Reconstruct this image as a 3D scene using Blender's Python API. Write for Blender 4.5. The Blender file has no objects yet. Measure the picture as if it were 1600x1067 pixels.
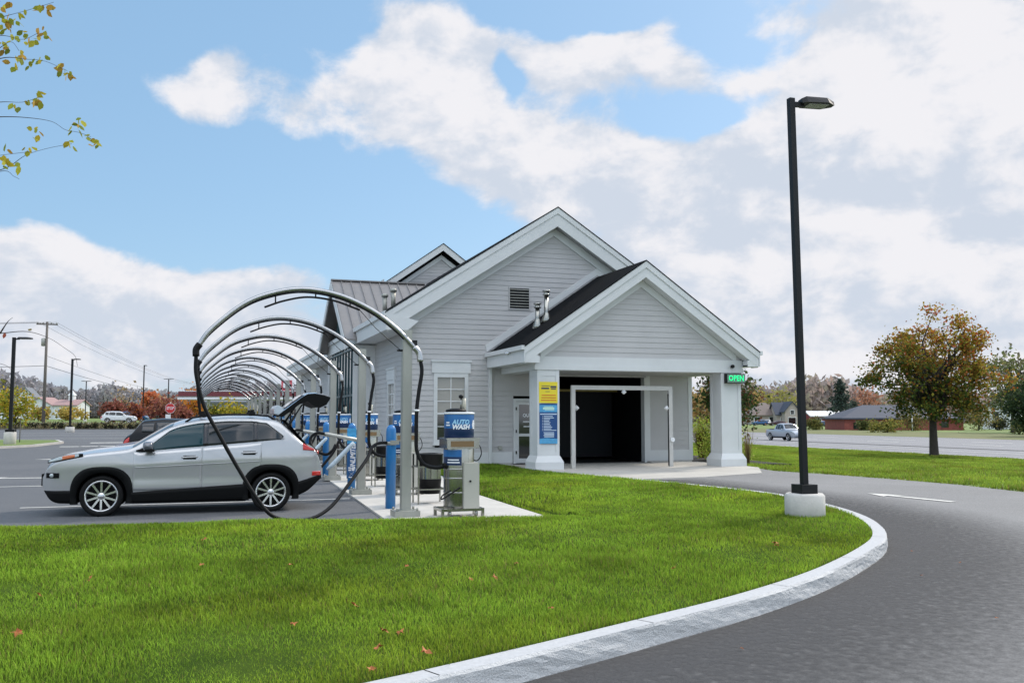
import bpy, bmesh, math, random
import numpy as np
from mathutils import Vector, Matrix
random.seed(7); RNG = np.random.default_rng(11)
S = bpy.context.scene
COL = S.collection
PI = math.pi
rad = math.radians

# ------------------------------------------------------------------ camera
H = 1.6
FPX, CX, CY = 1450.0, 800.0, 533.5
PITCH = math.atan((650 - 533.5) / FPX)
YAW = math.atan((800 - 315) * math.cos(PITCH) / FPX)
cam = bpy.data.cameras.new('camera'); camo = bpy.data.objects.new('camera', cam); COL.objects.link(camo)
camo.location = (0, 0, H); camo.rotation_euler = (PI / 2 + PITCH, 0, -YAW)
cam.sensor_width = 36; cam.lens = FPX / 1600 * 36; cam.clip_start = 0.05; cam.clip_end = 6000
S.camera = camo
HEAD = Vector((math.sin(YAW), math.cos(YAW), 0))
SIDE = Vector((math.cos(YAW), -math.sin(YAW), 0))
def sight(x, y):
    f = Vector((math.sin(YAW) * math.cos(PITCH), math.cos(YAW) * math.cos(PITCH), math.sin(PITCH)))
    u = SIDE.cross(f)
    return f + SIDE * ((x - CX) / FPX) - u * ((y - CY) / FPX)
def at(x, y, D):
    """survey point: world position seen at photo point x, y and distance D along the view heading"""
    d = sight(x, y); return Vector((0, 0, H)) + d * (D / d.dot(HEAD))

# ------------------------------------------------------------------ terrain height
def gz(x, y):
    z = -0.024 * (min(max(x, 16), 60) - 16)
    a = min(max((y - 120) / 22, 0), 1); b = min(max((10 - x) / 14, 0), 1)
    return z + 0.62 * a * a * (3 - 2 * a) * b
def lawn_z(x, y):
    z = 0.15 - 0.13 * min(max((y - 15) / 11, 0), 1)
    if x < 5.3 and y > 11:
        d = float(np.interp(x, [-40, -2.5, -.9, 1.2, 2.6, 3.87, 5.3], [17.2, 14.45, 14.25, 14.05, 13.8, 13.5, 13.3])) - y
        z = min(z, .03 + .12 * min(max(d / .9, 0), 1) ** .6)
    if y > 12.5 and x > 4.4:
        d = x - float(np.interp(y, [12.5, 13.4, 15.5, 18.1, 21.5, 25], [5.05, 5.1, 5.24, 5.3, 5.75, 6.2]))
        z = min(z, .03 + .12 * min(max(d / .8, 0), 1) ** .6) if y > 13.3 else z
    return z
def spot(x, y, zg=None, it=40):
    """ground point under photo point x, y"""
    d = sight(x, y); t = 1.0
    for i in range(200):
        p = Vector((0, 0, H)) + d * t
        z = gz(p.x, p.y)
        t += 0.3 * ((z - H) / d.z - t)
    return Vector((0, 0, H)) + d * t
def G(x, y, D):
    """ground position in photo column x at distance D"""
    p = at(x, 650, D); return Vector((p.x, p.y, gz(p.x, p.y)))

# ------------------------------------------------------------------ materials
MATS = {}
def nd(nt, t, **kw):
    n = nt.nodes.new(t)
    for k, v in kw.items():
        if k.startswith('i_'): n.inputs[k[2:]].default_value = v
        else: setattr(n, k, v)
    return n
def c4(c): return (c[0], c[1], c[2], 1)
def mat(name, col, rough=.5, metal=0, var=0, vs=4, bump=0, bs=60, coat=0, emit=0, attr=False, col2=None, spec=.5, trl=0, stretch=None):
    if name in MATS: return MATS[name]
    m = bpy.data.materials.new(name); m.use_nodes = True; nt = m.node_tree
    b = nt.nodes['Principled BSDF']
    b.inputs['Base Color'].default_value = c4(col); b.inputs['Roughness'].default_value = rough
    b.inputs['Metallic'].default_value = metal; b.inputs['Specular IOR Level'].default_value = spec
    b.inputs['Coat Weight'].default_value = coat; b.inputs['Coat Roughness'].default_value = .06
    tc = nd(nt, 'ShaderNodeTexCoord'); vec = tc.outputs['Object']
    if stretch:
        mp = nd(nt, 'ShaderNodeMapping'); mp.inputs['Scale'].default_value = stretch
        nt.links.new(vec, mp.inputs['Vector']); vec = mp.outputs['Vector']
    src = None
    if attr:
        a = nd(nt, 'ShaderNodeAttribute', attribute_name='tint'); src = a.outputs['Color']
    if var or col2:
        n = nd(nt, 'ShaderNodeTexNoise', i_Scale=vs, i_Detail=6, i_Roughness=.6)
        nt.links.new(vec, n.inputs['Vector'])
        r = nd(nt, 'ShaderNodeMapRange'); r.inputs[1].default_value = .3; r.inputs[2].default_value = .7
        nt.links.new(n.outputs['Fac'], r.inputs[0])
        mx = nd(nt, 'ShaderNodeMix', data_type='RGBA')
        nt.links.new(r.outputs[0], mx.inputs[0])
        if col2: mx.inputs[6].default_value = c4(col); mx.inputs[7].default_value = c4(col2)
        else:
            mx.inputs[6].default_value = c4([c * (1 - var) for c in col]); mx.inputs[7].default_value = c4([min(1, c * (1 + var)) for c in col])
        src = mx.outputs[2]
        n2 = nd(nt, 'ShaderNodeMapRange'); n2.inputs[3].default_value = rough * .85; n2.inputs[4].default_value = min(1, rough * 1.15)
        nt.links.new(n.outputs['Fac'], n2.inputs[0]); nt.links.new(n2.outputs[0], b.inputs['Roughness'])
    if src: nt.links.new(src, b.inputs['Base Color'])
    if bump:
        n = nd(nt, 'ShaderNodeTexNoise', i_Scale=bs, i_Detail=5)
        nt.links.new(vec, n.inputs['Vector'])
        bp = nd(nt, 'ShaderNodeBump', i_Strength=bump, i_Distance=.02)
        nt.links.new(n.outputs['Fac'], bp.inputs['Height']); nt.links.new(bp.outputs[0], b.inputs['Normal'])
    if emit:
        b.inputs['Emission Color'].default_value = c4(col); b.inputs['Emission Strength'].default_value = emit
    if name == 'grass_blades':
        up = nd(nt, 'ShaderNodeCombineXYZ'); up.inputs[2].default_value = 1; nt.links.new(up.outputs[0], b.inputs['Normal'])
    if trl:
        tr = nd(nt, 'ShaderNodeBsdfTranslucent')
        if src: nt.links.new(src, tr.inputs['Color'])
        else: tr.inputs['Color'].default_value = c4(col)
        ms = nd(nt, 'ShaderNodeMixShader', i_Fac=trl)
        nt.links.new(b.outputs[0], ms.inputs[1]); nt.links.new(tr.outputs[0], ms.inputs[2])
        nt.links.new(ms.outputs[0], nt.nodes['Material Output'].inputs['Surface'])
    MATS[name] = m
    return m
def glass_mat(name, tint, see=.35, rough=.02):
    if name in MATS: return MATS[name]
    m = bpy.data.materials.new(name); m.use_nodes = True; nt = m.node_tree
    b = nt.nodes['Principled BSDF']; b.inputs['Base Color'].default_value = c4(tint); b.inputs['Roughness'].default_value = rough
    b.inputs['Specular IOR Level'].default_value = .8
    t = nd(nt, 'ShaderNodeBsdfTransparent'); t.inputs[0].default_value = c4([min(1, .35 + 3 * c) for c in tint])
    ms = nd(nt, 'ShaderNodeMixShader', i_Fac=see)
    nt.links.new(b.outputs[0], ms.inputs[1]); nt.links.new(t.outputs[0], ms.inputs[2])
    nt.links.new(ms.outputs[0], nt.nodes['Material Output'].inputs['Surface'])
    MATS[name] = m; return m

M_steel = mat('brushed_steel', (.33, .33, .30), .2, .95, var=.12, vs=6, stretch=(1, 1, .15))
M_galv = mat('galvanised_post', (.36, .36, .32), .5, .45, var=.14, vs=3, stretch=(1, 1, .25))
M_arch = mat('steel_pipe', (.45, .45, .45), .28, .85, var=.1, vs=5)
M_rubber = mat('black_rubber', (.005, .005, .0055), .5, spec=.2)
M_blackplastic = mat('black_plastic', (.006, .006, .0065), .5, spec=.2, var=.15)
M_clad = mat('dark_cladding', (.0045, .0048, .005), .6, spec=.15)
M_blue = mat('blue_paint', (.012, .16, .42), .35, var=.08, coat=.2)
M_white = mat('white_trim', (.60, .615, .61), .55, var=.05, vs=1.3)
M_whiteplain = mat('white_paint', (.75, .76, .76), .4)
M_siding = mat('grey_siding', (.455, .45, .445), .65, var=.06, vs=.9, bump=.05, bs=40)
M_shingle = mat('dark_shingle', (.005, .006, .0075), .95, spec=.06, var=.35, vs=18, bump=.5, bs=45)
M_metalroof = mat('standing_seam', (.25, .235, .225), .45, .25, var=.06)
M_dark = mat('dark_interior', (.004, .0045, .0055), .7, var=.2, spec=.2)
M_curtain = mat('dark_panel', (.008, .010, .013), .6, spec=.25, var=.2, vs=1.2)
M_glassdark = mat('dark_glass', (.012, .016, .018), .05, spec=.7)
M_glassteal = mat('teal_glass', (.008, .04, .05), .06, spec=.5)
M_shade = mat('window_shade', (.27, .265, .235), .25, coat=.6)
M_conc = mat('concrete', (.50, .48, .44), .85, var=.10, vs=1.6, bump=.12, bs=55)
M_concrough = mat('rough_concrete', (.52, .50, .46), .85, var=.12, vs=3, bump=.25, bs=30)
M_blackmetal = mat('black_metal', (.006, .0065, .007), .5, .1, spec=.35)
M_wood = mat('weathered_wood', (.13, .115, .10), .85, var=.25, vs=3, stretch=(4, 4, .3))
M_bark = mat('grey_brown_bark', (.045, .036, .030), .9, var=.3, vs=8)
M_leaf = mat('leaves', (.1, .1, .02), .7, attr=True, trl=.38, spec=.15)
M_blade = mat('grass_blades', (.1, .2, .03), .8, attr=True, trl=.35, spec=.04)
M_paint_line = mat('road_paint', (.62, .61, .56), .7, var=.2, vs=9)
M_silver = mat('silver_paint', (.47, .475, .48), .26, .42, coat=.7)
M_tyre = mat('tyre_rubber', (.006, .006, .006), .8, spec=.25)
M_rim = mat('alloy_rim', (.62, .62, .62), .22, .9)
M_chrome = mat('chrome', (.75, .75, .76), .1, 1)
M_red = mat('red_lens', (.55, .018, .012), .12, coat=.6, spec=.6)
M_amber = mat('amber_lens', (.55, .13, .03), .15, coat=.5)
M_lens = mat('clear_lens', (.42, .47, .48), .08, .3, coat=.8)
M_letter = mat('white_lettering', (.8, .82, .85), .5)
M_lettersky = mat('pale_blue_lettering', (.33, .62, .82), .5)

# ------------------------------------------------------------------ mesh builder
ORG = {}
class MB:
    def __init__(s): s.v = []; s.f = []; s.m = []; s.s = []
    def add(s, vs, fs, m=0, smooth=False):
        o = len(s.v); s.v += [tuple(v) for v in vs]
        for f in fs: s.f.append(tuple(o + i for i in f)); s.m.append(m); s.s.append(smooth)
        return s
    def box(s, x0, x1, y0, y1, z0, z1, m=0):
        return s.add([(x, y, z) for z in (z0, z1) for y in (y0, y1) for x in (x0, x1)],
                     [(0, 2, 3, 1), (4, 5, 7, 6), (0, 1, 5, 4), (2, 6, 7, 3), (0, 4, 6, 2), (1, 3, 7, 5)], m)
    def beam(s, a, b, w, h, m=0, up=(0, 0, 1)):
        a = Vector(a); b = Vector(b); d = (b - a).normalized(); up = Vector(up)
        sd = d.cross(up)
        if sd.length < 1e-4: sd = d.cross(Vector((1, 0, 0)))
        sd.normalize(); u = sd.cross(d)
        q = [sd * (w / 2 * i) + u * (h / 2 * j) for i, j in ((-1, -1), (1, -1), (1, 1), (-1, 1))]
        return s.add([a + p for p in q] + [b + p for p in q], [(3, 2, 1, 0), (4, 5, 6, 7), (0, 1, 5, 4), (1, 2, 6, 5), (2, 3, 7, 6), (3, 0, 4, 7)], m)
    def poly(s, pts, d, m=0):
        """polygon extruded by the vector d"""
        n = len(pts); d = Vector(d); p = [Vector(q) for q in pts]
        return s.add(p + [q + d for q in p], [tuple(range(n - 1, -1, -1)), tuple(range(n, 2 * n))] + [(i, (i + 1) % n, n + (i + 1) % n, n + i) for i in range(n)], m)
    def tube(s, path, r, n=8, m=0, cap=True):
        P = [Vector(p) for p in path]; k = len(P)
        R = r if isinstance(r, (list, tuple)) else [r] * k
        vs = []; prev = None
        for i in range(k):
            d = (P[min(i + 1, k - 1)] - P[max(i - 1, 0)])
            d = d.normalized() if d.length > 1e-9 else Vector((0, 0, 1))
            if prev is None:
                a = Vector((0, 0, 1)) if abs(d.z) < .9 else Vector((1, 0, 0))
                e = d.cross(a).normalized()
            else:
                e = prev - d * prev.dot(d)
                e = e.normalized() if e.length > 1e-6 else d.orthogonal().normalized()
            prev = e; g = d.cross(e)
            for j in range(n):
                t = 2 * PI * j / n; vs.append(P[i] + (e * math.cos(t) + g * math.sin(t)) * R[i])
        fs = [(i * n + j, i * n + (j + 1) % n, (i + 1) * n + (j + 1) % n, (i + 1) * n + j) for i in range(k - 1) for j in range(n)]
        s.add(vs, fs, m, True)
        if cap:
            o = len(s.v) - len(vs)
            s.f.append(tuple(o + j for j in range(n - 1, -1, -1))); s.m.append(m); s.s.append(False)
            s.f.append(tuple(o + (k - 1) * n + j for j in range(n))); s.m.append(m); s.s.append(False)
        return s
    def lathe(s, prof, c=(0, 0, 0), n=24, m=0, axis='z', smooth=True, caps=True):
        vs = []; k = len(prof)
        for r, h in prof:
            for j in range(n):
                t = 2 * PI * j / n; a, b = r * math.cos(t), r * math.sin(t)
                q = (a, b, h) if axis == 'z' else ((a, h, b) if axis == 'y' else (h, a, b))
                vs.append((c[0] + q[0], c[1] + q[1], c[2] + q[2]))
        fs = [(i * n + j, i * n + (j + 1) % n, (i + 1) * n + (j + 1) % n, (i + 1) * n + j) for i in range(k - 1) for j in range(n)]
        o = len(s.v); s.add(vs, fs, m, smooth)
        if caps:
            if prof[0][0] > 1e-4: s.f.append(tuple(o + j for j in range(n - 1, -1, -1))); s.m.append(m); s.s.append(False)
            if prof[-1][0] > 1e-4: s.f.append(tuple(o + (k - 1) * n + j for j in range(n))); s.m.append(m); s.s.append(False)
        return s
    def grid(s, fn, nu, nv, m=0, smooth=True):
        vs = [fn(i / nu, j / nv) for i in range(nu + 1) for j in range(nv + 1)]
        fs = [(i * (nv + 1) + j, (i + 1) * (nv + 1) + j, (i + 1) * (nv + 1) + j + 1, i * (nv + 1) + j + 1) for i in range(nu) for j in range(nv)]
        return s.add(vs, fs, m, smooth)
    def build(s, name, mats, parent=None, bevel=0, fix=True):
        me = bpy.data.meshes.new(name)
        o = ORG.get(parent, Vector((0, 0, 0)))
        me.from_pydata([(v[0] - o[0], v[1] - o[1], v[2] - o[2]) for v in s.v], [], s.f)
        for mt in (mats if isinstance(mats, (list, tuple)) else [mats]): me.materials.append(mt)
        me.polygons.foreach_set('material_index', s.m); me.polygons.foreach_set('use_smooth', s.s)
        if fix:
            bm = bmesh.new(); bm.from_mesh(me); bmesh.ops.recalc_face_normals(bm, faces=bm.faces)
            if bevel: bmesh.ops.bevel(bm, geom=[e for e in bm.edges if len(e.link_faces) == 2 and e.calc_face_angle(0) > .6], offset=bevel, segments=2, affect='EDGES', clamp_overlap=True)
            bm.to_mesh(me); bm.free()
        me.update()
        ob = bpy.data.objects.new(name, me); COL.objects.link(ob)
        if parent: ob.parent = parent
        ORG[ob] = o
        return ob
def tag(o, label=None, cat=None, group=None, kind=None):
    if label: o['label'] = label
    if cat: o['category'] = cat
    if group: o['group'] = group
    if kind: o['kind'] = kind
    return o
def thing(name, label, cat, loc=(0, 0, 0), group=None):
    o = bpy.data.objects.new(name, None); COL.objects.link(o); o.location = loc; o.empty_display_size = .2
    ORG[o] = Vector(loc)
    return tag(o, label, cat, group)
def struct(o): o['kind'] = 'structure'; return o
def copy_tree(o, parent=None):
    c = o.copy(); COL.objects.link(c); c.parent = parent; ORG[c] = ORG.get(o, Vector())
    for ch in list(o.children): copy_tree(ch, c)
    return c
def spline(pts, n=8):
    P = [Vector(p) for p in pts]; P = [P[0] * 2 - P[1]] + P + [P[-1] * 2 - P[-2]]; out = []
    for i in range(1, len(P) - 2):
        for k in range(n):
            t = k / n; a, b, c, d = P[i - 1:i + 3]
            out.append(.5 * ((2 * b) + (c - a) * t + (2 * a - 5 * b + 4 * c - d) * t * t + (3 * b - a - 3 * c + d) * t ** 3))
    out.append(P[-2]); return out
def text_geo(txt, size, shear=0, bold=.0):
    cu = bpy.data.curves.new('text', 'FONT'); cu.body = txt; cu.size = size; cu.align_x = 'CENTER'; cu.align_y = 'CENTER'; cu.shear = shear; cu.offset = bold
    cu.resolution_u = 2
    ob = bpy.data.objects.new('text', cu); COL.objects.link(ob)
    dg = bpy.context.evaluated_depsgraph_get(); me = ob.evaluated_get(dg).to_mesh()
    vs = [tuple(v.co) for v in me.vertices]; fs = [tuple(p.vertices) for p in me.polygons]
    ob.evaluated_get(dg).to_mesh_clear(); bpy.data.objects.remove(ob); bpy.data.curves.remove(cu)
    return vs, fs
ORD = ['first', 'second', 'third', 'fourth', 'fifth', 'sixth', 'seventh', 'eighth', 'ninth', 'tenth', 'eleventh', 'twelfth', 'thirteenth', 'fourteenth', 'fifteenth', 'sixteenth', 'seventeenth', 'eighteenth', 'nineteenth', 'twentieth']
def mesh_np(name, V, F, mats, tint=None, parent=None, smooth=False, loc=(0, 0, 0)):
    """fast mesh: V (n,3), F (m,k) of one face size, tint per vertex"""
    me = bpy.data.meshes.new(name); k = F.shape[1]
    me.vertices.add(len(V)); me.vertices.foreach_set('co', np.ascontiguousarray(V - np.array(loc), dtype=np.float32).ravel())
    me.loops.add(F.size); me.loops.foreach_set('vertex_index', F.astype(np.int32).ravel())
    me.polygons.add(len(F)); me.polygons.foreach_set('loop_start', np.arange(0, F.size, k, dtype=np.int32))
    me.update(calc_edges=True)
    if smooth: me.polygons.foreach_set('use_smooth', np.ones(len(F), dtype=bool))
    if tint is not None:
        a = me.color_attributes.new('tint', 'FLOAT_COLOR', 'POINT')
        c = np.ones((len(V), 4), np.float32); c[:, :3] = tint; a.data.foreach_set('color', c.ravel())
    me.materials.append(mats)
    o = bpy.data.objects.new(name, me); COL.objects.link(o)
    if parent: o.parent = parent
    else: o.location = loc
    return o


# ------------------------------------------------------------------ sky and sun
SUN_AZ, SUN_EL = rad(64), rad(40)          # azimuth from +Y towards +X
W = bpy.data.worlds.new('World'); S.world = W; W.use_nodes = True
nt = W.node_tree; nt.nodes.clear()
class N:
    def __init__(s, o): s.o = o
    def _m(s, op, b=None, c=None):
        n = nt.nodes.new('ShaderNodeMath'); n.operation = op
        for i, q in enumerate((s, b, c)):
            if q is None: continue
            if isinstance(q, N): nt.links.new(q.o, n.inputs[i])
            else: n.inputs[i].default_value = q
        return N(n.outputs[0])
    def __add__(s, b): return s._m('ADD', b)
    def __sub__(s, b): return s._m('SUBTRACT', b)
    def __mul__(s, b): return s._m('MULTIPLY', b)
    def __truediv__(s, b): return s._m('DIVIDE', b)
    def atan2(s, b): return s._m('ARCTAN2', b)
    def asin(s): return s._m('ARCSINE')
    def step(s, a, b, lo=0, hi=1):
        n = nt.nodes.new('ShaderNodeMapRange'); n.interpolation_type = 'SMOOTHSTEP'
        nt.links.new(s.o, n.inputs[0]); n.inputs[1].default_value = a; n.inputs[2].default_value = b; n.inputs[3].default_value = lo; n.inputs[4].default_value = hi
        return N(n.outputs[0])
tc = nt.nodes.new('ShaderNodeTexCoord'); sp = nt.nodes.new('ShaderNodeSeparateXYZ'); nt.links.new(tc.outputs['Generated'], sp.inputs[0])
az0 = N(sp.outputs[0]).atan2(N(sp.outputs[1])); el0 = N(sp.outputs[2]).asin()
def vec2(a, b, c=0.0):
    n = nt.nodes.new('ShaderNodeCombineXYZ'); nt.links.new(a.o, n.inputs[0]); nt.links.new(b.o, n.inputs[1]); n.inputs[2].default_value = c; return n.outputs[0]
def noise(v, sc, det=8, rough=.55, dist=0):
    n = nt.nodes.new('ShaderNodeTexNoise'); n.inputs['Scale'].default_value = sc; n.inputs['Detail'].default_value = det; n.inputs['Roughness'].default_value = rough; n.inputs['Distortion'].default_value = dist
    nt.links.new(v, n.inputs['Vector']); return N(n.outputs['Fac'])
wa = noise(vec2(az0, el0 * 1.5, 3.3), 7, 3, .6) - .5; wb = noise(vec2(az0, el0 * 1.5, 9.1), 7, 3, .6) - .5
az = az0 + wa * .10; el = el0 + wb * .06
def blobs(L):
    tot = None
    for x, y, rx, ry, amp in L:
        d = sight(x, y).normalized(); a = math.atan2(d.x, d.y); e = math.asin(d.z)
        p = (az - a) * (FPX / rx); q = (el - e) * (FPX / ry)
        g = N(nt.nodes.new('ShaderNodeValue').outputs[0]); g.o.default_value = math.e
        t = g._m('POWER', (p * p + q * q) * -1.0) * amp
        tot = t if tot is None else tot + t
    return tot
cover = blobs([(310, 140, 90, 52, .85), (340, 88, 42, 32, .5), (610, 130, 150, 90, .62), (720, 235, 190, 70, .62), (640, 50, 90, 50, .35), (850, 285, 130, 50, .4), (915, 78, 95, 42, .75), (760, 70, 60, 40, .35),
               (980, 250, 190, 75, .45), (1100, 330, 260, 110, .55), (1330, 130, 160, 130, .6), (1520, 120, 230, 220, .9), (1450, 360, 320, 150, .8), (1180, 470, 330, 110, .7), (470, 165, 50, 40, .3), (660, 25, 90, 30, .3),
               (50, 405, 90, 55, .8), (210, 440, 170, 45, .8), (400, 440, 120, 35, .55), (150, 530, 420, 70, .8), (700, 560, 500, 60, .6), (1045, 30, 40, 25, .4), (1400, 560, 400, 70, .7), (1750, 300, 300, 300, .8),
               (795, 120, 22, 30, -.65), (1090, 182, 85, 26, -1.0), (645, 105, 36, 20, -.35), (1000, 22, 110, 26, -.55), (1130, 62, 50, 40, -.35), (620, 60, 80, 80, .45), (700, 120, 90, 70, .4), (930, 100, 120, 46, .55), (1060, 115, 50, 25, .3), (1225, 225, 60, 16, -.35), (1165, 75, 45, 22, -.3), (500, 110, 60, 26, -.25), (470, 320, 240, 75, -.7), (190, 270, 240, 80, -.7), (640, 390, 130, 50, -.45), (480, 30, 130, 50, -.5), (800, 15, 130, 25, -.3), (120, 60, 150, 100, -.4)])
n1 = noise(vec2(az0, el0 * 1.5), 10, 8, .62, .2); n2 = noise(vec2(az0 + .03, el0 * 1.5 + .035), 10, 4, .62, .2)
behind = az0._m('ABSOLUTE').step(1.0, 1.6, 0, .28)
high = el0.step(.5, .9, 0, .25)
field = cover + (n1 - .5) * 1.5 + .20 + behind + high
mask = field.step(.35, .82)
haze = el0.step(.0, .11, .72, 0)
mask = mask._m('MAXIMUM', haze)
lite = blobs([(1480, 60, 300, 170, .4), (600, 110, 160, 90, .35), (720, 240, 170, 60, .3), (310, 130, 100, 60, .3), (60, 380, 90, 40, .4), (220, 415, 170, 30, .4), (1350, 440, 300, 40, .25), (1300, 575, 400, 35, .3), (900, 90, 120, 50, .25), (1400, 180, 250, 60, .2),
              (1370, 285, 260, 55, -.5), (1020, 370, 180, 70, -.25), (180, 510, 330, 50, -.25), (1280, 520, 300, 34, -.45), (890, 185, 130, 32, -.25), (620, 200, 60, 30, -.25), (1130, 440, 90, 25, .2), (860, 250, 120, 40, .1)])
shade = lite + (n1 - n2) * 3.0 + (field - .5) * .2 + .30 + behind * .8
sh = shade.step(0, 1.0)
def mixc(f, a, b):
    n = nt.nodes.new('ShaderNodeMix'); n.data_type = 'RGBA'
    nt.links.new(f.o, n.inputs[0])
    for i, q in ((6, a), (7, b)):
        if isinstance(q, tuple): n.inputs[i].default_value = c4(q)
        else: nt.links.new(q, n.inputs[i])
    return n.outputs[2]
ccol = mixc(sh, (.63, .695, .80), (.885, .88, .915))
sky = nt.nodes.new('ShaderNodeTexSky'); sky.sky_type = 'NISHITA'; sky.sun_disc = False; sky.sun_elevation = SUN_EL; sky.sun_rotation = SUN_AZ
sky.altitude = 100; sky.air_density = 1.0; sky.dust_density = 1.0; sky.ozone_density = 1.2
b1 = nt.nodes.new('ShaderNodeBackground'); nt.links.new(sky.outputs[0], b1.inputs[0]); b1.inputs[1].default_value = .13
bv = nt.nodes.new('ShaderNodeBackground'); bv.inputs[0].default_value = (.36, .66, .98, 1)
mv = nt.nodes.new('ShaderNodeMixShader'); mv.inputs[0].default_value = .5; nt.links.new(b1.outputs[0], mv.inputs[1]); nt.links.new(bv.outputs[0], mv.inputs[2])
b2 = nt.nodes.new('ShaderNodeBackground'); nt.links.new(ccol, b2.inputs[0]); bst = behind * 7.0 + high * 1.2 + 1.0; nt.links.new(bst.o, b2.inputs[1])  # unseen clouds behind the camera boosted, added as front fill light
ms = nt.nodes.new('ShaderNodeMixShader'); nt.links.new(mask.o, ms.inputs[0]); nt.links.new(mv.outputs[0], ms.inputs[1]); nt.links.new(b2.outputs[0], ms.inputs[2])
wo = nt.nodes.new('ShaderNodeOutputWorld'); nt.links.new(ms.outputs[0], wo.inputs[0])
sl = bpy.data.lights.new('sun', 'SUN'); sl.energy = 2.7; sl.angle = rad(7); sl.color = (1, .91, .80)
so = bpy.data.objects.new('sun', sl); COL.objects.link(so)
sd = Vector((math.sin(SUN_AZ) * math.cos(SUN_EL), math.cos(SUN_AZ) * math.cos(SUN_EL), math.sin(SUN_EL)))
so.rotation_euler = sd.to_track_quat('Z', 'Y').to_euler(); so.location = (30, 10, 40)
S.view_settings.view_transform = 'Standard'; S.view_settings.look = 'None'; S.view_settings.exposure = 0; S.view_settings.gamma = 1
S.cycles.max_bounces = 5; S.cycles.transparent_max_bounces = 8; S.cycles.use_denoising = True

# ------------------------------------------------------------------ ground, roads, lawns
M_field = mat('field_grass', (.10, .17, .03), .9, col2=(.17, .21, .05), vs=.35)
M_lawn = mat('lawn_soil', (.03, .055, .009), 1.0, col2=(.06, .095, .015), vs=2.5, spec=.02, bump=.3, bs=30)
def asphalt(name, a, b, patch):
    m = mat(name, a, .85, col2=b, vs=patch, bump=.25, bs=140)
    nt = m.node_tree; bs = nt.nodes['Principled BSDF']; src = bs.inputs['Base Color'].links[0].from_socket
    t = nd(nt, 'ShaderNodeTexCoord'); n = nd(nt, 'ShaderNodeTexNoise', i_Scale=70, i_Detail=4, i_Roughness=.8); nt.links.new(t.outputs['Object'], n.inputs['Vector'])
    r = nd(nt, 'ShaderNodeMapRange'); r.inputs[1].default_value = .34; r.inputs[2].default_value = .66; r.inputs[3].default_value = .62; r.inputs[4].default_value = 1.38; nt.links.new(n.outputs['Fac'], r.inputs[0])
    mx = nd(nt, 'ShaderNodeMix', data_type='RGBA', blend_type='MULTIPLY'); mx.inputs[0].default_value = 1
    nt.links.new(src, mx.inputs[6]); nt.links.new(r.outputs[0], mx.inputs[7]); nt.links.new(mx.outputs[2], bs.inputs['Base Color'])
    return m
M_asph = asphalt('asphalt', (.158, .157, .155), (.215, .213, .21), .3)
M_lot = asphalt('lot_asphalt', (.088, .092, .098), (.118, .121, .126), .3)
M_asphdark = asphalt('fresh_asphalt', (.05, .052, .058), (.075, .077, .083), .5)
M_road = asphalt('highway_asphalt', (.19, .19, .2), (.24, .24, .245), .05)

def sheet(name, xs, ys, dz, m, zf=gz):
    mb = MB(); n = len(ys)
    vs = []
    for y in ys:
        X = xs(y) if callable(xs) else xs
        vs += [(x, y, zf(x, y) + dz) for x in X]
    k = len(vs) // n
    mb.add(vs, [(i * k + j, i * k + j + 1, (i + 1) * k + j + 1, (i + 1) * k + j) for i in range(n - 1) for j in range(k - 1)], 0, True)
    return struct(mb.build(name, m))
GX = [-4000, -1500, -600, -300, -150, -80, -50, -30, -20, -14, -10, -4, -2, 0, 2, 4, 6, 8, 10, 16, 25, 38, 50, 60, 86, 110, 160, 250, 400, 700, 1500, 4000]
GY = [-300, -50, -20, 0, 20, 40, 60, 80, 100, 110, 120, 122, 124, 126, 129, 132, 135, 138, 142, 150, 170, 200, 300, 500, 900, 2000, 4500]
sheet('ground', GX, GY, 0, M_field)
def xr(y):
    return float(np.interp(y, [-30, 5, 12, 15.4, 17.7, 19.6, 21.7, 23.5, 26, 28, 130], [17.5, 16.9, 16.3, 16.62, 17.06, 16.9, 16.52, 15.9, 16.6, 16.5, 16.0]))
sheet('parking_lot', [-75, -40, -20, -10, -4, 0, 3, 5.8], [9, 12, 14, 18, 25, 40, 60, 80, 100, 121], .010, M_lot)
sheet('drive', lambda y: [-75, -40, -20, -10, -4, 0, 5, 10, 13, 15.8, xr(y)], [-25, -10, 0, 3, 6, 9, 12, 14, 15.4, 16.5, 17.7, 18.6, 19.6, 20.6, 21.7, 22.6, 23.5, 25, 26, 28, 40, 60, 80, 100, 121], .006, M_asph)
RY = [-60, -20, 0, 20, 40, 60, 80, 100, 110, 120, 122, 124, 126, 129, 132, 135, 138, 142, 150, 170, 200, 300, 500, 900]
sheet('highway', [38.6, 45, 50, 55, 60, 70, 78, 86], RY, .02, M_road)
sheet('crossing_road', [-150, -80, -50, -30, -20, -14, -10, -4, -2, 0, 2, 4, 6, 8, 10, 16, 25, 38], [136.5, 138, 140, 142, 146], .03, M_road)
M_dry = mat('dry_verge', (.17, .15, .055), .95, col2=(.09, .13, .03), vs=.3)
sheet('verge', [86.2, 90, 96, 104, 110, 116], RY, .03, M_dry)
def stripe(name, pts, m=M_paint_line, dz=.011, zf=gz):
    mb = MB(); mb.add([(x, y, zf(x, y) + dz + .004) for x, y in pts], [tuple(range(len(pts)))]); return struct(mb.build(name, m))
def longline(name, x, w, y0, y1, m=M_paint_line, dz=.04):
    ys = [y0] + [y for y in RY if y0 < y < y1] + [y1]
    return sheet(name, [x, x + w], ys, dz, m)
M_lane = mat('lane_paint', (.66, .65, .62), .7)
longline('lane_line', 39.6, .25, -50, 600, M_lane)
longline('lane_line', 84.8, .25, -50, 600, M_lane)
longline('lane_line', 47.4, .35, -50, 600, M_lane)
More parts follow.
